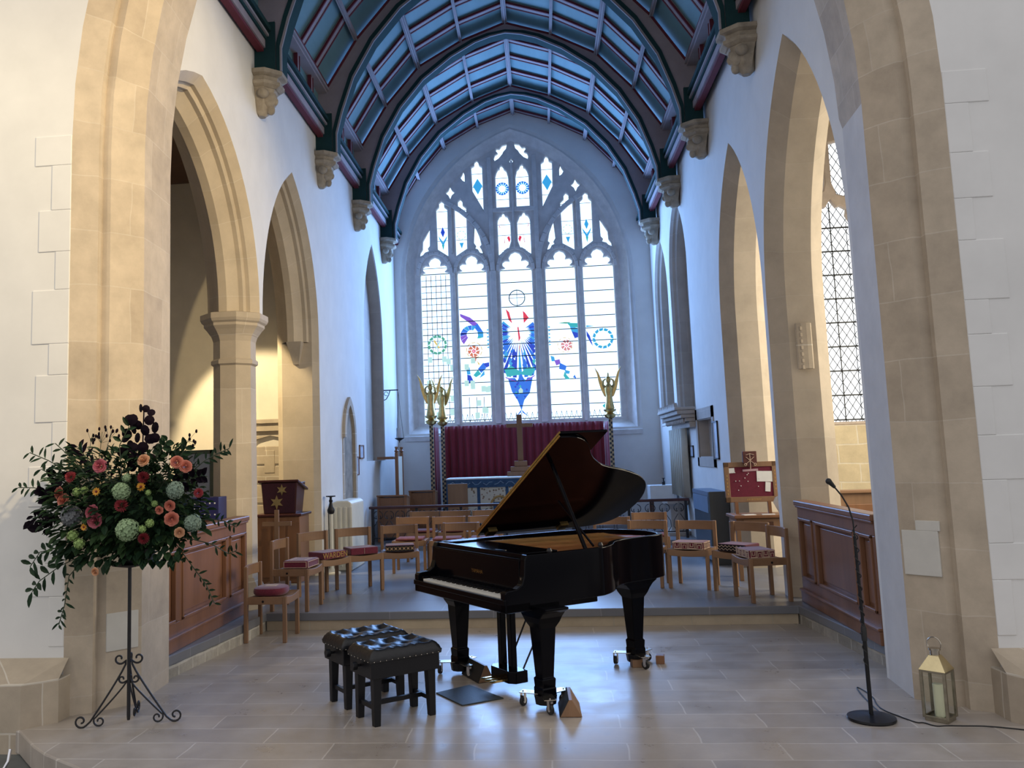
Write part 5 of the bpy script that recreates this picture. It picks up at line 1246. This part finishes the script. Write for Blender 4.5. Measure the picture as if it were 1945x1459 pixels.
# wooden wedges chocking the wheels
def wedge(x, y, ang, label, L=.24, h=.13, w=.13, tilt=0):
    t = thing('wheel_chock', label, 'wooden wedge', (x, y, 0), rad(ang), 'wooden wedges by the piano wheels')
    o = MB().prism([(-w / 2, .003), (w / 2, .003), (.012, h), (-.012, h)], -L / 2, L / 2, 0, 'y').build('block', OAK, t, bevel=.004)
    mb = MB(); mb.add([(-w / 2 - .004, -L / 2, .006), (-.016, -L / 2, h), (-.016, L / 2, h), (-w / 2 - .004, L / 2, .006), (-w / 2, -L / 2, .003), (-.012, -L / 2, h), (-.012, L / 2, h), (-w / 2, L / 2, .003)], [(0, 1, 2, 3), (7, 6, 5, 4), (0, 4, 5, 1), (2, 6, 7, 3)]); mb.build('rubber_face', RUBBER, t)
    return t
wedge(.115, 6.37, 1, 'ridge-shaped wooden wedge beside the nearest piano leg', .34, .115, .15); wedge(-.60, 7.28, 28, 'dark-faced wooden wedge behind the pedal box at the left piano leg', .34, .13, .14)
t = thing('wood_block', 'small wooden block beneath the rear piano truck, the larger of two', 'wooden block', (.72, 7.61, 0), rad(10), 'wooden blocks by the rear truck'); MB().bb(-.06, .06, -.04, .04, 0, .062).build('block', OAK, t, bevel=.004)
t = thing('wood_block', 'small dark wooden block at the right of the rear piano truck', 'wooden block', (.915, 7.72, 0), rad(-10), 'wooden blocks by the rear truck'); MB().bb(-.035, .035, -.04, .04, 0, .07).build('block', OAK_MID, t, bevel=.004)
# mat
o = MB().prism([(-.887, 6.815), (-.648, 7.036), (-.363, 6.663), (-.655, 6.478)], .001, .010, 0, 'z').build('rubber_mat', SLATE_MAT, bevel=.003); tag(o, 'square dark grey mat lying on the floor between bench and pedals', 'mat')
# =================================================================== BENCHES
def bench(x, y, ang, label):
    t = thing('piano_bench', label, 'bench', (x, y, 0), rad(ang), 'buttoned black piano benches')
    Lx, Ly = .245, .160
    for sx in (-1, 1):
        for sy in (-1, 1):
            MB().frustum((sx * (Lx - .03), sy * (Ly - .03), 0), (.046, .046, 0), (sx * (Lx - .035), sy * (Ly - .035), .33), (.062, .062, 0)).build('leg', BLACK, t, bevel=.004)
    for sx in (-1, 1): MB().bb(sx * (Lx - .032) - .011, sx * (Lx - .032) + .011, -Ly + .04, Ly - .04, .10, .13).build('stretcher', BLACK, t)
    MB().bb(-Lx + .04, Lx - .04, -.011, .011, .10, .13).build('stretcher', BLACK, t)
    MB().bb(-Lx - .02, Lx + .02, -Ly - .015, Ly + .015, .315, .425).build('apron', BLACK, t, bevel=.004)
    mb = MB(); nx, ny = 40, 28; A, B = Lx + .035, Ly + .028
    btn = [(A * (-.62 + .62 * i), B * v) for v in (-.48, .48) for i in range(3)] + [(A * (-.31 + .62 * i), 0) for i in range(2)]
    def hz(x, y):
        d = min(math.hypot((x - p[0]) / 1.0, (y - p[1]) / 1.0) for p in btn)
        ds = sorted(math.hypot(x - p[0], y - p[1]) for p in btn)[:2]
        crease = min(1, (ds[1] - ds[0]) / .06)
        h = .064 * min(1, d / .085) ** .75
        h = h * (.72 + .28 * crease)
        ex = max(abs(x) / A, abs(y) / B); 
        if ex > .82: h = .052 * (1 - ((ex - .82) / .18) ** 2) + .0
        return h
    vs = []; 
    for j in range(ny + 1):
        for i in range(nx + 1):
            X = -A + 2 * A * i / nx; Y = -B + 2 * B * j / ny; vs.append((X, Y, .455 + hz(X, Y)))
    fs = [(j * (nx + 1) + i, j * (nx + 1) + i + 1, (j + 1) * (nx + 1) + i + 1, (j + 1) * (nx + 1) + i) for j in range(ny) for i in range(nx)]
    edge = [i for i in range(nx + 1)] + [j * (nx + 1) + nx for j in range(1, ny + 1)] + [ny * (nx + 1) + i for i in range(nx - 1, -1, -1)] + [j * (nx + 1) for j in range(ny - 1, 0, -1)]
    o = len(vs); m = len(edge)
    for e in edge: vs.append((vs[e][0] * .985, vs[e][1] * .985, .425))
    fs += [(edge[i], edge[(i + 1) % m], o + (i + 1) % m, o + i) for i in range(m)] + [tuple(range(o + m - 1, o - 1, -1))]
    mb.add(vs, fs); c = mb.build('cushion', LEATHER, t, True, angle=75)
    mb = MB()
    for bx, by in btn: mb.sphere((bx, by, .458), (.009, .009, .006), 8, 4)
    mb.build('buttons', LEATHER, c, True)
    mb = MB()
    for i in range(12): mb.sphere((-A + .03 + i * (2 * A - .06) / 11, -B - .002, .433), .004, 6, 4)
    for i in range(7): mb.sphere((-A - .002, -B + .03 + i * (2 * B - .06) / 6, .433), .004, 6, 4)
    mb.build('nail_heads', PEWTER, c)
    k = MB(); k.tube([(-Lx - .02, 0, .385), (-Lx - .065, 0, .385)], .010, 8); k.tube([(-Lx - .05, 0, .385), (-Lx - .085, 0, .385)], .030, 8); k.build('height_knob', BLACK, t, bevel=.004)
    return t
BX, BY = (-1.181 - 1.022) / 2, (6.041 + 6.471) / 2
bench(BX, BY, 37, 'black buttoned leather bench, the nearer of the pair at the keyboard')
b2 = bench(BX - .285, BY + .40, 37, 'black buttoned leather bench, the farther of the pair, mostly behind the first')
# =================================================================== MICROPHONE STAND, LANTERN, CABLE
t = thing('microphone_stand', 'black microphone stand with round base and gooseneck on the right', 'microphone stand', (2.06, 6.14, 0))
MB().lathe([(.145, 0), (.150, .008), (.148, .020), (.06, .034), (.02, .036)], n=40).build('base', BLACK, t, True)
MB().tube([(0, 0, .03), (-.004, 0, .56)], .0135, 12).build('lower_tube', BLACK, t, True); MB().tube([(-.004, 0, .54), (-.012, 0, 1.18)], .010, 10).build('upper_tube', BLACK, t, True)
MB().lathe([(.017, .50), (.018, .51), (.018, .58), (.013, .60)], (-.004, 0, 0), 12).bar((0, 0, .55), (-.03, -.01, .55), .008, .008).build('clutch', RUBBER, t, True)
MB().tube([(-.012, 0, 1.17), (-.014, 0, 1.28), (-.035, 0, 1.37), (-.075, .0, 1.45), (-.115, 0, 1.505)], .0055, 8).build('gooseneck', IRON, t, True)
MB().tube([(-.113, 0, 1.503), (-.145, 0, 1.54)], [.010, .018], 12).sphere((-.15, 0, 1.545), .021, 10, 7).build('microphone', RUBBER, t, True)
mb = MB(); mb.tube([(.014 * cos(i * .9) - .006, .014 * sin(i * .9), 1.25 - i * .012) for i in range(80)], .0035, 5); mb.build('wound_cable', RUBBER, t)
cab = [(2.06, 6.15, .28), (2.10, 6.5, .05), (2.16, 6.85, .004), (2.24, 6.55, .004), (2.22, 6.33, .004), (2.30, 6.18, .004), (2.37, 6.10, .004), (2.42, 6.16, .004), (2.50, 6.12, .004), (2.55, 6.27, .004), (2.66, 6.24, .004), (2.8, 6.2, .004), (2.95, 6.12, .004), (3.05, 5.9, .004), (3.4, 5.88, .004)]
cab = [(2.145, 6.22, .02), (2.17, 6.45, .005), (2.2, 6.75, .004), (2.235, 6.95, .004), (2.255, 6.8, .004), (2.25, 6.62, .004), (2.215, 6.5, .004), (2.20, 6.34, .004), (2.26, 6.18, .004), (2.31, 6.05, .004), (2.35, 6.07, .004), (2.39, 5.98, .004), (2.46, 6.0, .004), (2.56, 5.99, .004), (2.68, 5.99, .004), (2.8, 5.95, .004), (2.95, 5.88, .004), (3.3, 5.88, .004)]
cu = bpy.data.curves.new('cable', 'CURVE'); cu.dimensions = '3D'; cu.bevel_depth = .0042; cu.bevel_resolution = 2; sp = cu.splines.new('NURBS'); sp.points.add(len(cab) - 1)
for p, q in zip(sp.points, cab): p.co = (*q, 1)
sp.use_endpoint_u = True; sp.order_u = 3
tmp = bpy.data.objects.new('tmp', cu); COL.objects.link(tmp); me = bpy.data.meshes.new_from_object(tmp.evaluated_get(bpy.context.evaluated_depsgraph_get())); bpy.data.objects.remove(tmp)
me.materials.append(RUBBER); o = bpy.data.objects.new('cable', me); COL.objects.link(o); tag(o, 'thin black cable snaking over the floor from the microphone stand past the lantern', 'cable')
t = thing('lantern', 'square metal and glass lantern standing at the foot of the right pier', 'lantern', (2.485, 6.13, 0), rad(-43))
GLASS, nt, b = new_mat('clear_lantern_glass'); b.inputs['Transmission Weight'].default_value = 1; b.inputs['Roughness'].default_value = .02; b.inputs['IOR'].default_value = 1.1; b.inputs['Base Color'].default_value = (.95, .97, .95, 1)
LM_ = pm('aged_lantern_metal', (.34, .30, .22), .35, .2, 14, metal=.8)
h = .070
MB().bb(-h, h, -h, h, 0, .02).build('base_tray', LM_, t, bevel=.003)
mb = MB()
for sx in (-1, 1):
    for sy in (-1, 1): mb.bb(sx * h - .009, sx * h + .009, sy * h - .009, sy * h + .009, .02, .32)
mb.bb(-h, h, -h - .008, -h + .008, .305, .325).bb(-h, h, h - .008, h + .008, .305, .325).bb(-h - .008, -h + .008, -h, h, .305, .325).bb(h - .008, h + .008, -h, h, .305, .325)
for s in (-1, 1): mb.bb(-h, h, s * h - .006, s * h + .006, .02, .035); mb.bb(s * h - .006, s * h + .006, -h, h, .02, .035)
mb.build('frame', LM_, t, bevel=.002)
for s in (-1, 1):
    MB().bb(-h + .01, h - .01, s * h - .0015, s * h + .0015, .03, .31).build('glass_pane', GLASS, t); MB().bb(s * h - .0015, s * h + .0015, -h + .01, h - .01, .03, .31).build('glass_pane', GLASS, t)
MB().frustum((0, 0, .318), (.165, .165, 0), (0, 0, .41), (.06, .06, 0)).build('roof', pm('brassy_lantern_roof', (.72, .60, .34), .25, .1, 10, metal=1), t, bevel=.003)
MB().lathe([(.028, .41), (.028, .438), (.036, .44), (.036, .452), (.012, .455)], n=14).build('vent_cap', PEWTER, t, True)
mb = MB(); mb.tube([(.042 * cos(a), 0, .475 + .045 * sin(a)) for a in [rad(-25) + rad(230) * i / 16 for i in range(17)]], .004, 6); mb.build('carry_ring', PEWTER, t, True)
c = tag(MB().lathe([(.029, 0), (.031, .01), (.031, .205), (.022, .208), (.008, .203)], n=20).build('candle', WAX, None, True), 'thick ivory pillar candle inside the metal lantern', 'candle'); c.location = (2.485, 6.13, .021)
# =================================================================== FLOWER STAND AND ARRANGEMENT
FX, FY = -2.965, 6.06
t = thing('flower_stand', 'tall black wrought iron pedestal with scrolled tripod feet holding the flowers', 'flower stand', (FX, FY, 0))
MB().tube([(0, 0, .035), (0, 0, .06), (0, 0, 1.10)], [.010, .013, .013], 10).build('pole', IRON, t, True)
MB().lathe([(.015, 1.08), (.12, 1.10), (.13, 1.11), (.02, 1.115)], n=16).build('dish', IRON, t, True)
def spiral(c, r0, turns, dirx, start, n=20, up=1):
    return [(c[0] + dirx * r0 * (1 - .75 * i / n) * cos(start + turns * 2 * pi * i / n), c[1] + up * r0 * (1 - .75 * i / n) * sin(start + turns * 2 * pi * i / n)) for i in range(n + 1)]
for k, a in enumerate((rad(194), rad(14), rad(104))):
    ca, sa = cos(a), sin(a)
    W = lambda pts: [(r * ca, r * sa, z) for r, z in pts]
    mb = MB()
    outer = list(reversed(spiral((.065, .435), .05, 1.0, -1, -pi / 2 + 2.6, up=1))) if False else [(.075 + .04 * cos(x) * (1 - x * .05), .44 + .04 * sin(x)) for x in [5.6 - i * .45 for i in range(11)]]
    SP = lambda cx, cz, a0, a1, r0, r1, n=18: [(cx + (r0 + (r1 - r0) * i / n) * cos(a0 + (a1 - a0) * i / n), cz + (r0 + (r1 - r0) * i / n) * sin(a0 + (a1 - a0) * i / n)) for i in range(n + 1)]
    mb.tube(W(SP(.062, .455, rad(560), rad(195), .010, .042) + [(.022 + .235 * (i / 8) ** 1.1, .415 - .375 * (i / 8)) for i in range(0, 9)] + SP(.318, .048, rad(225), rad(630), .046, .012)), .007, 6)
    mb.build('leg', IRON, t, True)
    mb = MB()
    mb.tube(W(SP(.045, .315, rad(560), rad(200), .008, .030) + [(.018 + .205 * (i / 7) ** 1.1, .29 - .225 * (i / 7)) for i in range(0, 8)] + SP(.195, .042, rad(25), rad(-380), .040, .010)), .0065, 6)
    mb.build('inner_scroll', IRON, t, True)
fa = thing('flower_arrangement', 'large arrangement of roses, dahlias and hydrangeas on the black iron stand', 'flowers', (FX + .05, FY, 1.115))
OX, OY, OZ = FX + .05, FY, 1.115
MB().lathe([(.10, .002), (.12, .03), (.13, .10), (.11, .10)], n=16).build('bowl', BLACK, fa, True)
fr_ = random.Random(11)
def leaf(mb, p, d, up, L, w, mi, fold=.25):
    d = Vector(d).normalized(); up = Vector(up); s = d.cross(up)
    if s.length < 1e-4: s = d.orthogonal()
    s.normalize(); nn = s.cross(d)
    p = Vector(p); pts = [p]
    for t_, ww in ((.3, .85), (.6, 1.0), (.85, .55)):
        c = p + d * L * t_ - nn * L * .10 * t_ * t_; pts += [c + s * w * ww / 2 + nn * w * fold * ww, c, c - s * w * ww / 2 + nn * w * fold * ww]
    tip = p + d * L - nn * L * .12; pts.append(tip)
    mb.add(pts, [(0, 1, 2), (0, 2, 3), (1, 4, 5, 2), (2, 5, 6, 3), (4, 7, 8, 5), (5, 8, 9, 6), (7, 10, 8), (8, 10, 9)], mi)
mb = MB()
cz = .40
for i in range(2300):   # body of the arrangement
    th = fr_.uniform(0, 2 * pi); ph = fr_.uniform(-.5, 1)
    r = fr_.uniform(.55, 1.0) ** .5
    x = .60 * r * cos(th) * sqrt(max(0, 1 - (ph * .75) ** 2)) - .06; y = .30 * r * sin(th) * sqrt(max(0, 1 - (ph * .7) ** 2)) - .06; z = cz + .40 * ph * r + (.0 if abs(x) > .4 else .04)
    if y > .16: continue
    if fr_.random() < .5: x = fr_.uniform(-.45, .42); y = -.12 + .3 * (x * x) + fr_.uniform(-.04, .08); z = cz + fr_.uniform(-.30, .36) * (1 - .5 * abs(x))
    d = Vector((x + .05, y * 1.6, (z - cz) * .9 + fr_.uniform(-.2, .1))) + Vector((fr_.uniform(-.4, .4), fr_.uniform(-.6, .1), fr_.uniform(-.3, .3)))
    L = fr_.uniform(.04, .095); leaf(mb, (x, y, z), d, (0, -.5, 1), L, L * fr_.uniform(.30, .5), fr_.choice((0, 0, 1)))
for i in range(260):   # large round leaves low in front
    x = fr_.uniform(-.45, .45) - .05; z = fr_.uniform(.02, .25); y = -.12 - fr_.uniform(0, .14)
    leaf(mb, (x, y, z), (x * .8 + fr_.uniform(-.3, .3), -.6, fr_.uniform(-.7, .1)), (0, -.4, 1), fr_.uniform(.06, .11), fr_.uniform(.03, .055), fr_.choice((0, 1)))
mb.sphere((-.03, .03, .36), (.40, .13, .27), 14, 9, 0)
fol = mb.build('foliage', [LEAF, LEAF2], fa); fol['kind'] = 'stuff'
def spray(pts, n, L, w, mi, name='leaf_spray', mats=None, rnd_=.4, rounded=False):
    mb = MB(); P = [Vector(p) for p in pts]
    mb.tube(P, .0035, 5, 2)
    for i in range(n):
        t_ = (i + 1) / n * (len(P) - 1); k = min(int(t_), len(P) - 2); f = t_ - k
        c = P[k].lerp(P[k + 1], f); d = (P[k + 1] - P[k]).normalized(); s = 1 if i % 2 else -1
        side = Vector((-d.z, -.3, d.x)) * s
        leaf(mb, c, d * .6 + side * .9 + Vector((fr_.uniform(-rnd_, rnd_), fr_.uniform(-rnd_, rnd_), fr_.uniform(-rnd_, rnd_))), (0, -1, .3), L * fr_.uniform(.7, 1.15), w * fr_.uniform(.8, 1.1), mi)
    return mb.build(name, mats or [LEAF, LEAF_DK, STEM], fa)
px = lambda X, Z, y=-.16: (X - OX, y, Z - OZ)
G = lambda *q: [px(*p) for p in q]
spray(G((-3.0, 1.6), (-3.3, 1.75), (-3.5, 1.86), (-3.64, 1.92)), 18, .08, .020, 0); spray(G((-3.1, 1.6), (-3.3, 1.85), (-3.45, 1.98)), 12, .08, .02, 0)
spray(G((-3.2, 1.55), (-3.45, 1.62), (-3.6, 1.67), (-3.72, 1.675)), 16, .07, .022, 0); spray(G((-3.15, 1.62), (-3.4, 1.72), (-3.55, 1.80)), 12, .08, .025, 0)
spray(G((-3.1, 1.35), (-3.4, 1.25), (-3.55, 1.22), (-3.62, 1.12)), 16, .09, .03, 0); spray(G((-3.1, 1.25), (-3.4, 1.12), (-3.55, 1.02), (-3.6, .95)), 14, .10, .035, 0)
spray(G((-3.15, 1.25), (-3.33, 1.05), (-3.36, .85), (-3.40, .72)), 22, .075, .018, 0); spray(G((-2.55, 1.25), (-2.42, 1.08), (-2.34, .98), (-2.28, .85)), 18, .06, .016, 0)
spray(G((-2.5, 1.7), (-2.35, 1.82), (-2.25, 1.87), (-2.17, 1.90)), 16, .07, .02, 0); spray(G((-2.5, 1.4), (-2.3, 1.42), (-2.2, 1.40), (-2.12, 1.36)), 14, .06, .018, 0)
spray(G((-2.5, 1.3), (-2.3, 1.25), (-2.18, 1.18), (-2.12, 1.2)), 12, .06, .018, 0); spray(G((-2.6, 1.65), (-2.45, 1.70), (-2.36, 1.72)), 10, .09, .05, 1)
spray(G((-3.0, 1.7), (-3.2, 1.85), (-3.28, 1.95)), 12, .10, .03, 1); spray(G((-2.95, 1.7), (-2.97, 1.95), (-2.9, 2.08)), 10, .08, .03, 0)
spray(G((-2.85, 1.6), (-2.7, 1.85), (-2.62, 1.97)), 14, .08, .05, 0); spray(G((-2.7, 1.6), (-2.55, 1.82), (-2.48, 1.93)), 12, .08, .04, 0)
spray(G((-3.1, 1.45), (-3.4, 1.45), (-3.52, 1.44), (-3.6, 1.47)), 16, .07, .03, 1)
for s_ in (((-3.05, 1.65), (-3.12, 1.85), (-3.1, 2.05)), ((-3.0, 1.6), (-3.08, 1.88), (-3.02, 2.08)), ((-2.6, 1.6), (-2.5, 1.9), (-2.45, 2.0)), ((-3.1, 1.7), (-3.2, 1.9), (-3.17, 2.04))):
    mb = MB(); P = G(*s_); mb.tube(P, .002, 4, 2); e = Vector(P[-1])
    for k in range(7): q = e + Vector((fr_.uniform(-.06, .06), fr_.uniform(-.03, .03), fr_.uniform(-.07, .03))); mb.sphere(q, (.009, .009, .014), 6, 5, 1); mb.tube([Vector(P[-2]).lerp(e, .6), q], .0012, 4, 2)
    mb.build('seed_stem', [LEAF, LEAF_DK, STEM], fa)
# purple-black smoke bush rising at the top: large round leaves
mb = MB(); mb.tube(G((-2.87, 1.5, -.05), (-2.84, 1.85, -.08), (-2.82, 2.2, -.1)), .005, 6)
for X, Z, r in ((-2.835, 2.21, .038), (-2.80, 2.205, .034), (-2.755, 2.175, .035), (-2.93, 2.13, .05), (-2.88, 2.13, .048), (-2.90, 2.07, .055), (-2.85, 2.09, .045), (-2.76, 2.12, .045), (-2.745, 2.07, .05), (-2.79, 2.05, .05), (-2.93, 2.03, .05), (-2.95, 2.0, .045), (-2.78, 1.99, .052), (-2.73, 1.995, .045), (-2.86, 2.0, .045), (-2.89, 1.93, .05), (-2.93, 1.95, .045), (-2.85, 1.92, .055), (-2.80, 1.93, .05), (-2.88, 1.86, .05), (-2.98, 1.90, .055), (-2.82, 1.86, .05), (-2.78, 1.85, .05), (-2.72, 1.93, .035), (-2.70, 1.89, .035), (-2.9, 1.80, .05), (-2.83, 1.78, .055), (-2.76, 1.78, .05), (-2.86, 1.70, .05), (-2.79, 1.70, .05)):
    c = Vector(px(X, Z, -.12 + fr_.uniform(-.05, .05))); ax = Vector((fr_.uniform(-.9, .9), -1, fr_.uniform(-.6, .6))).normalized(); r *= .82; s = ax.orthogonal().normalized(); w = ax.cross(s)
    vs = [c + ax * .008] + [c + (s * cos(2 * pi * k / 10) + w * sin(2 * pi * k / 10)) * r for k in range(10)]
    mb.add(vs, [(0, 1 + k, 1 + (k + 1) % 10) for k in range(10)])
mb.build('smoke_bush_branch', LEAF_DK, fa)
for base in ((-3.40, 1.70), (-3.52, 1.42), (-3.42, 1.6)):
    mb = MB()
    for k in range(9):
        c = Vector(px(base[0] + fr_.uniform(-.09, .09), base[1] + fr_.uniform(-.05, .05), -.12 + fr_.uniform(-.06, .06))); leaf(mb, c, (fr_.uniform(-1, .3), -.4, fr_.uniform(-.5, .6)), (0, -1, .4), .09, .06, 0)
    mb.build('dark_leaf_branch', LEAF_DK, fa)
# ---- blooms
RP_ = {'pink': pm('pink_petal', (.62, .16, .20), .6, .15, 20), 'coral': pm('coral_petal', (.70, .24, .16), .6, .15, 20), 'peach': pm('peach_petal', (.74, .40, .22), .6, .12, 20)}
DR_ = {'red': pm('deep_red_petal', (.22, .012, .02), .6, .2, 20), 'pink': pm('raspberry_petal', (.40, .045, .055), .6, .2, 20)}
HY_ = {'green': pm('green_hydrangea_petal', (.30, .42, .22), .7, .15, 20), 'dusty': pm('dusty_green_hydrangea_petal', (.22, .30, .22), .7, .15, 20), 'grey': pm('grey_violet_hydrangea_petal', (.17, .18, .19), .7, .2, 20)}
VI_ = pm('lime_viburnum_petal', (.32, .46, .14), .7, .15, 20); DA_ = pm('golden_daisy_petal', (.72, .32, .02), .6, .15, 20)
def frame_of(ax):
    ax = Vector(ax).normalized(); s = ax.cross(Vector((0, 0, 1))); s = s.normalized() if s.length > 1e-3 else Vector((1, 0, 0)); return ax, s, s.cross(ax) * -1
def rose(c, r, ax, mat, name='rose'):
    ax, s, w = frame_of(ax); mb = MB(); c = Vector(c)
    for ring_, (n_, rr, h, op) in enumerate(((3, .22, .55, .12), (4, .42, .48, .22), (5, .66, .34, .42), (6, .9, .12, .75), (6, 1.0, -.15, 1.0))):
        for k in range(n_):
            a = 2 * pi * (k + .37 * ring_) / n_; half = pi / n_ * 1.25
            vs = []
            for i in range(4):
                u = i / 3
                for j in range(4):
                    b = a + half * (j / 1.5 - 1) * (.45 + .55 * sin(pi * min(u + .25, 1) * .6)); rad_ = r * rr * (.35 + .65 * u ** .7) * (1 + (.12 if u > .9 and 0 < j < 3 else 0)); hh = r * (h * u - .35 * (1 - u)) - (r * .10 * op if u > .9 else 0)
                    vs.append(c + (s * cos(b) + w * sin(b)) * rad_ + ax * hh)
            mb.add(vs, [(i * 4 + j, i * 4 + j + 1, (i + 1) * 4 + j + 1, (i + 1) * 4 + j) for i in range(3) for j in range(3)])
    mb.sphere(c + ax * r * .2, r * .2, 6, 5)
    return mb.build(name, mat, fa, True, angle=80)
def dahlia(c, r, ax, mat):
    ax, s, w = frame_of(ax); mb = MB(); c = Vector(c)
    for ring_, (n_, el) in enumerate(((16, -.15), (16, .2), (14, .55), (11, .9), (7, 1.2))):
        for k in range(n_):
            a = 2 * pi * (k + .5 * (ring_ % 2)) / n_; d = (s * cos(a) + w * sin(a)) * cos(el) + ax * sin(el); t_ = (w * cos(a) - s * sin(a))
            p = c + d * r * .25; q = c + d * r; m_ = c + d * r * .72; hw = r * .15
            mb.add([p, m_ + t_ * hw + ax * r * .04, m_ - ax * r * .03, m_ - t_ * hw + ax * r * .04, q], [(0, 1, 2), (0, 2, 3), (1, 4, 2), (2, 4, 3)])
    return mb.build('dahlia', mat, fa)
def cluster(c, r, ax, mat, n_, pr, name):
    ax, s, w = frame_of(ax); mb = MB(); c = Vector(c)
    for k in range(n_):
        zf = 1 - 1.55 * (k + .5) / n_; ph = k * 2.39996; q = sqrt(max(0, 1 - zf * zf)); d = (s * cos(ph) + w * sin(ph)) * q + ax * zf
        p = c + d * r * fr_.uniform(.9, 1.05); e1 = d.orthogonal().normalized(); e2 = d.cross(e1); tw = fr_.uniform(0, 1.5)
        for m_ in range(4):
            b = tw + m_ * pi / 2; u = e1 * cos(b) + e2 * sin(b); v = e2 * cos(b) - e1 * sin(b)
            mb.add([p, p + u * pr * .6 + v * pr * .5 + d * pr * .15, p + u * pr * 1.1 + d * pr * .25, p + u * pr * .6 - v * pr * .5 + d * pr * .15], [(0, 1, 2, 3)])
    mb.sphere(c, r * .85, 8, 6)
    return mb.build(name, mat, fa)
def daisy(c, r, ax):
    ax, s, w = frame_of(ax); mb = MB(); c = Vector(c)
    for ring_ in range(2):
        for k in range(9):
            a = 2 * pi * (k + .5 * ring_) / 9; d = (s * cos(a) + w * sin(a)) * .95 + ax * (.1 + .25 * ring_); t_ = (w * cos(a) - s * sin(a)) * r * .2
            mb.add([c, c + d * r * .6 + t_, c + d * r * (1 - .15 * ring_), c + d * r * .6 - t_], [(0, 1, 2, 3)], 0)
    mb.sphere(c + ax * r * .12, r * .25, 7, 5, 1)
    return mb.build('daisy', [DA_, DR_['red']], fa)
BL = [('rose', 'pink', -3.029, 1.811, .045), ('rose', 'peach', -2.717, 1.842, .040), ('rose', 'coral', -2.497, 1.822, .040), ('rose', 'coral', -2.44, 1.79, .040), ('dahlia', 'pink', -3.257, 1.739, .042), ('dahlia', 'red', -2.706, 1.721, .043), ('rose', 'coral', -3.37, 1.63, .042), ('rose', 'coral', -3.33, 1.585, .042),
      ('vib', '', -3.196, 1.636, .028), ('vib', '', -3.136, 1.646, .024), ('daisy', '', -3.037, 1.635, .032), ('daisy', '', -2.719, 1.66, .034), ('hyd', 'green', -2.853, 1.633, .055), ('hyd', 'dusty', -2.501, 1.628, .055), ('dahlia', 'pink', -2.358, 1.603, .034), ('dahlia', 'pink', -2.852, 1.538, .047),
      ('hyd', 'grey', -3.24, 1.472, .066), ('rose', 'pink', -3.081, 1.501, .046), ('rose', 'pink', -3.055, 1.443, .048), ('hyd', 'green', -2.809, 1.376, .070), ('rose', 'coral', -2.536, 1.524, .034), ('rose', 'coral', -2.602, 1.498, .026), ('rose', 'coral', -2.521, 1.435, .044), ('vib', '', -3.226, 1.341, .035), ('vib', '', -3.169, 1.287, .033),
      ('vib', '', -2.709, 1.376, .024), ('vib', '', -2.66, 1.413, .026), ('hyd', 'dusty', -2.392, 1.403, .054), ('rose', 'peach', -2.473, 1.342, .032), ('dahlia', 'red', -2.699, 1.314, .040), ('daisy', '', -3.132, 1.398, .028), ('rose', 'peach', -3.044, 1.099, .026), ('vib', '', -2.63, 1.543, .020), ('vib', '', -2.671, 1.618, .018), ('hyd', 'green', -2.821, 1.723, .028)]
nmz = {'rose': 'rose', 'dahlia': 'dahlia', 'hyd': 'hydrangea', 'vib': 'viburnum', 'daisy': 'daisy'}
for kind, colr, X, Z, r in BL:
    y = 5.80 + .16 * min(1, abs(X + 2.87) / .6) ** 2 + .10 * max(0, Z - 1.65) - OY
    y -= .10
    c = (X - OX, y, Z - OZ); ax = ((X + 2.87) * .9 + fr_.uniform(-.3, .3), -1, (Z - 1.5) * .9 + fr_.uniform(-.1, .3)); r *= 1.05
    if kind == 'rose': o = rose(c, r, ax, RP_[colr]); o['label'] = colr + ' rose'
    elif kind == 'dahlia': o = dahlia(c, r, ax, DR_[colr]); o['label'] = ('raspberry' if colr == 'pink' else 'deep red') + ' dahlia'
    elif kind == 'hyd': o = cluster(c, r, ax, HY_[colr], 60 if r > .04 else 24, r * .26, 'hydrangea'); o['label'] = {'green': 'pale green', 'dusty': 'dusty green', 'grey': 'grey violet'}[colr] + ' hydrangea head'
    elif kind == 'vib': o = cluster(c, r, ax, VI_, 26, r * .32, 'viburnum'); o['label'] = 'lime green snowball bloom'
    else: o = daisy(c, r, ax); o['label'] = 'golden yellow daisy'
# chrome tube at the lower left
t = thing('chrome_tube_leg', 'bent chrome tube on the lower floor at the bottom left corner', 'metal leg', (-3.62, 5.55, -.162))
MB().tube([(.055, .08, .14), (.055, .06, .07), (.04, .04, .03), (.0, .02, .014), (-.1, 0, .012), (-.5, -.05, .012)], .011, 10).build('tube', CHROME, t, True)
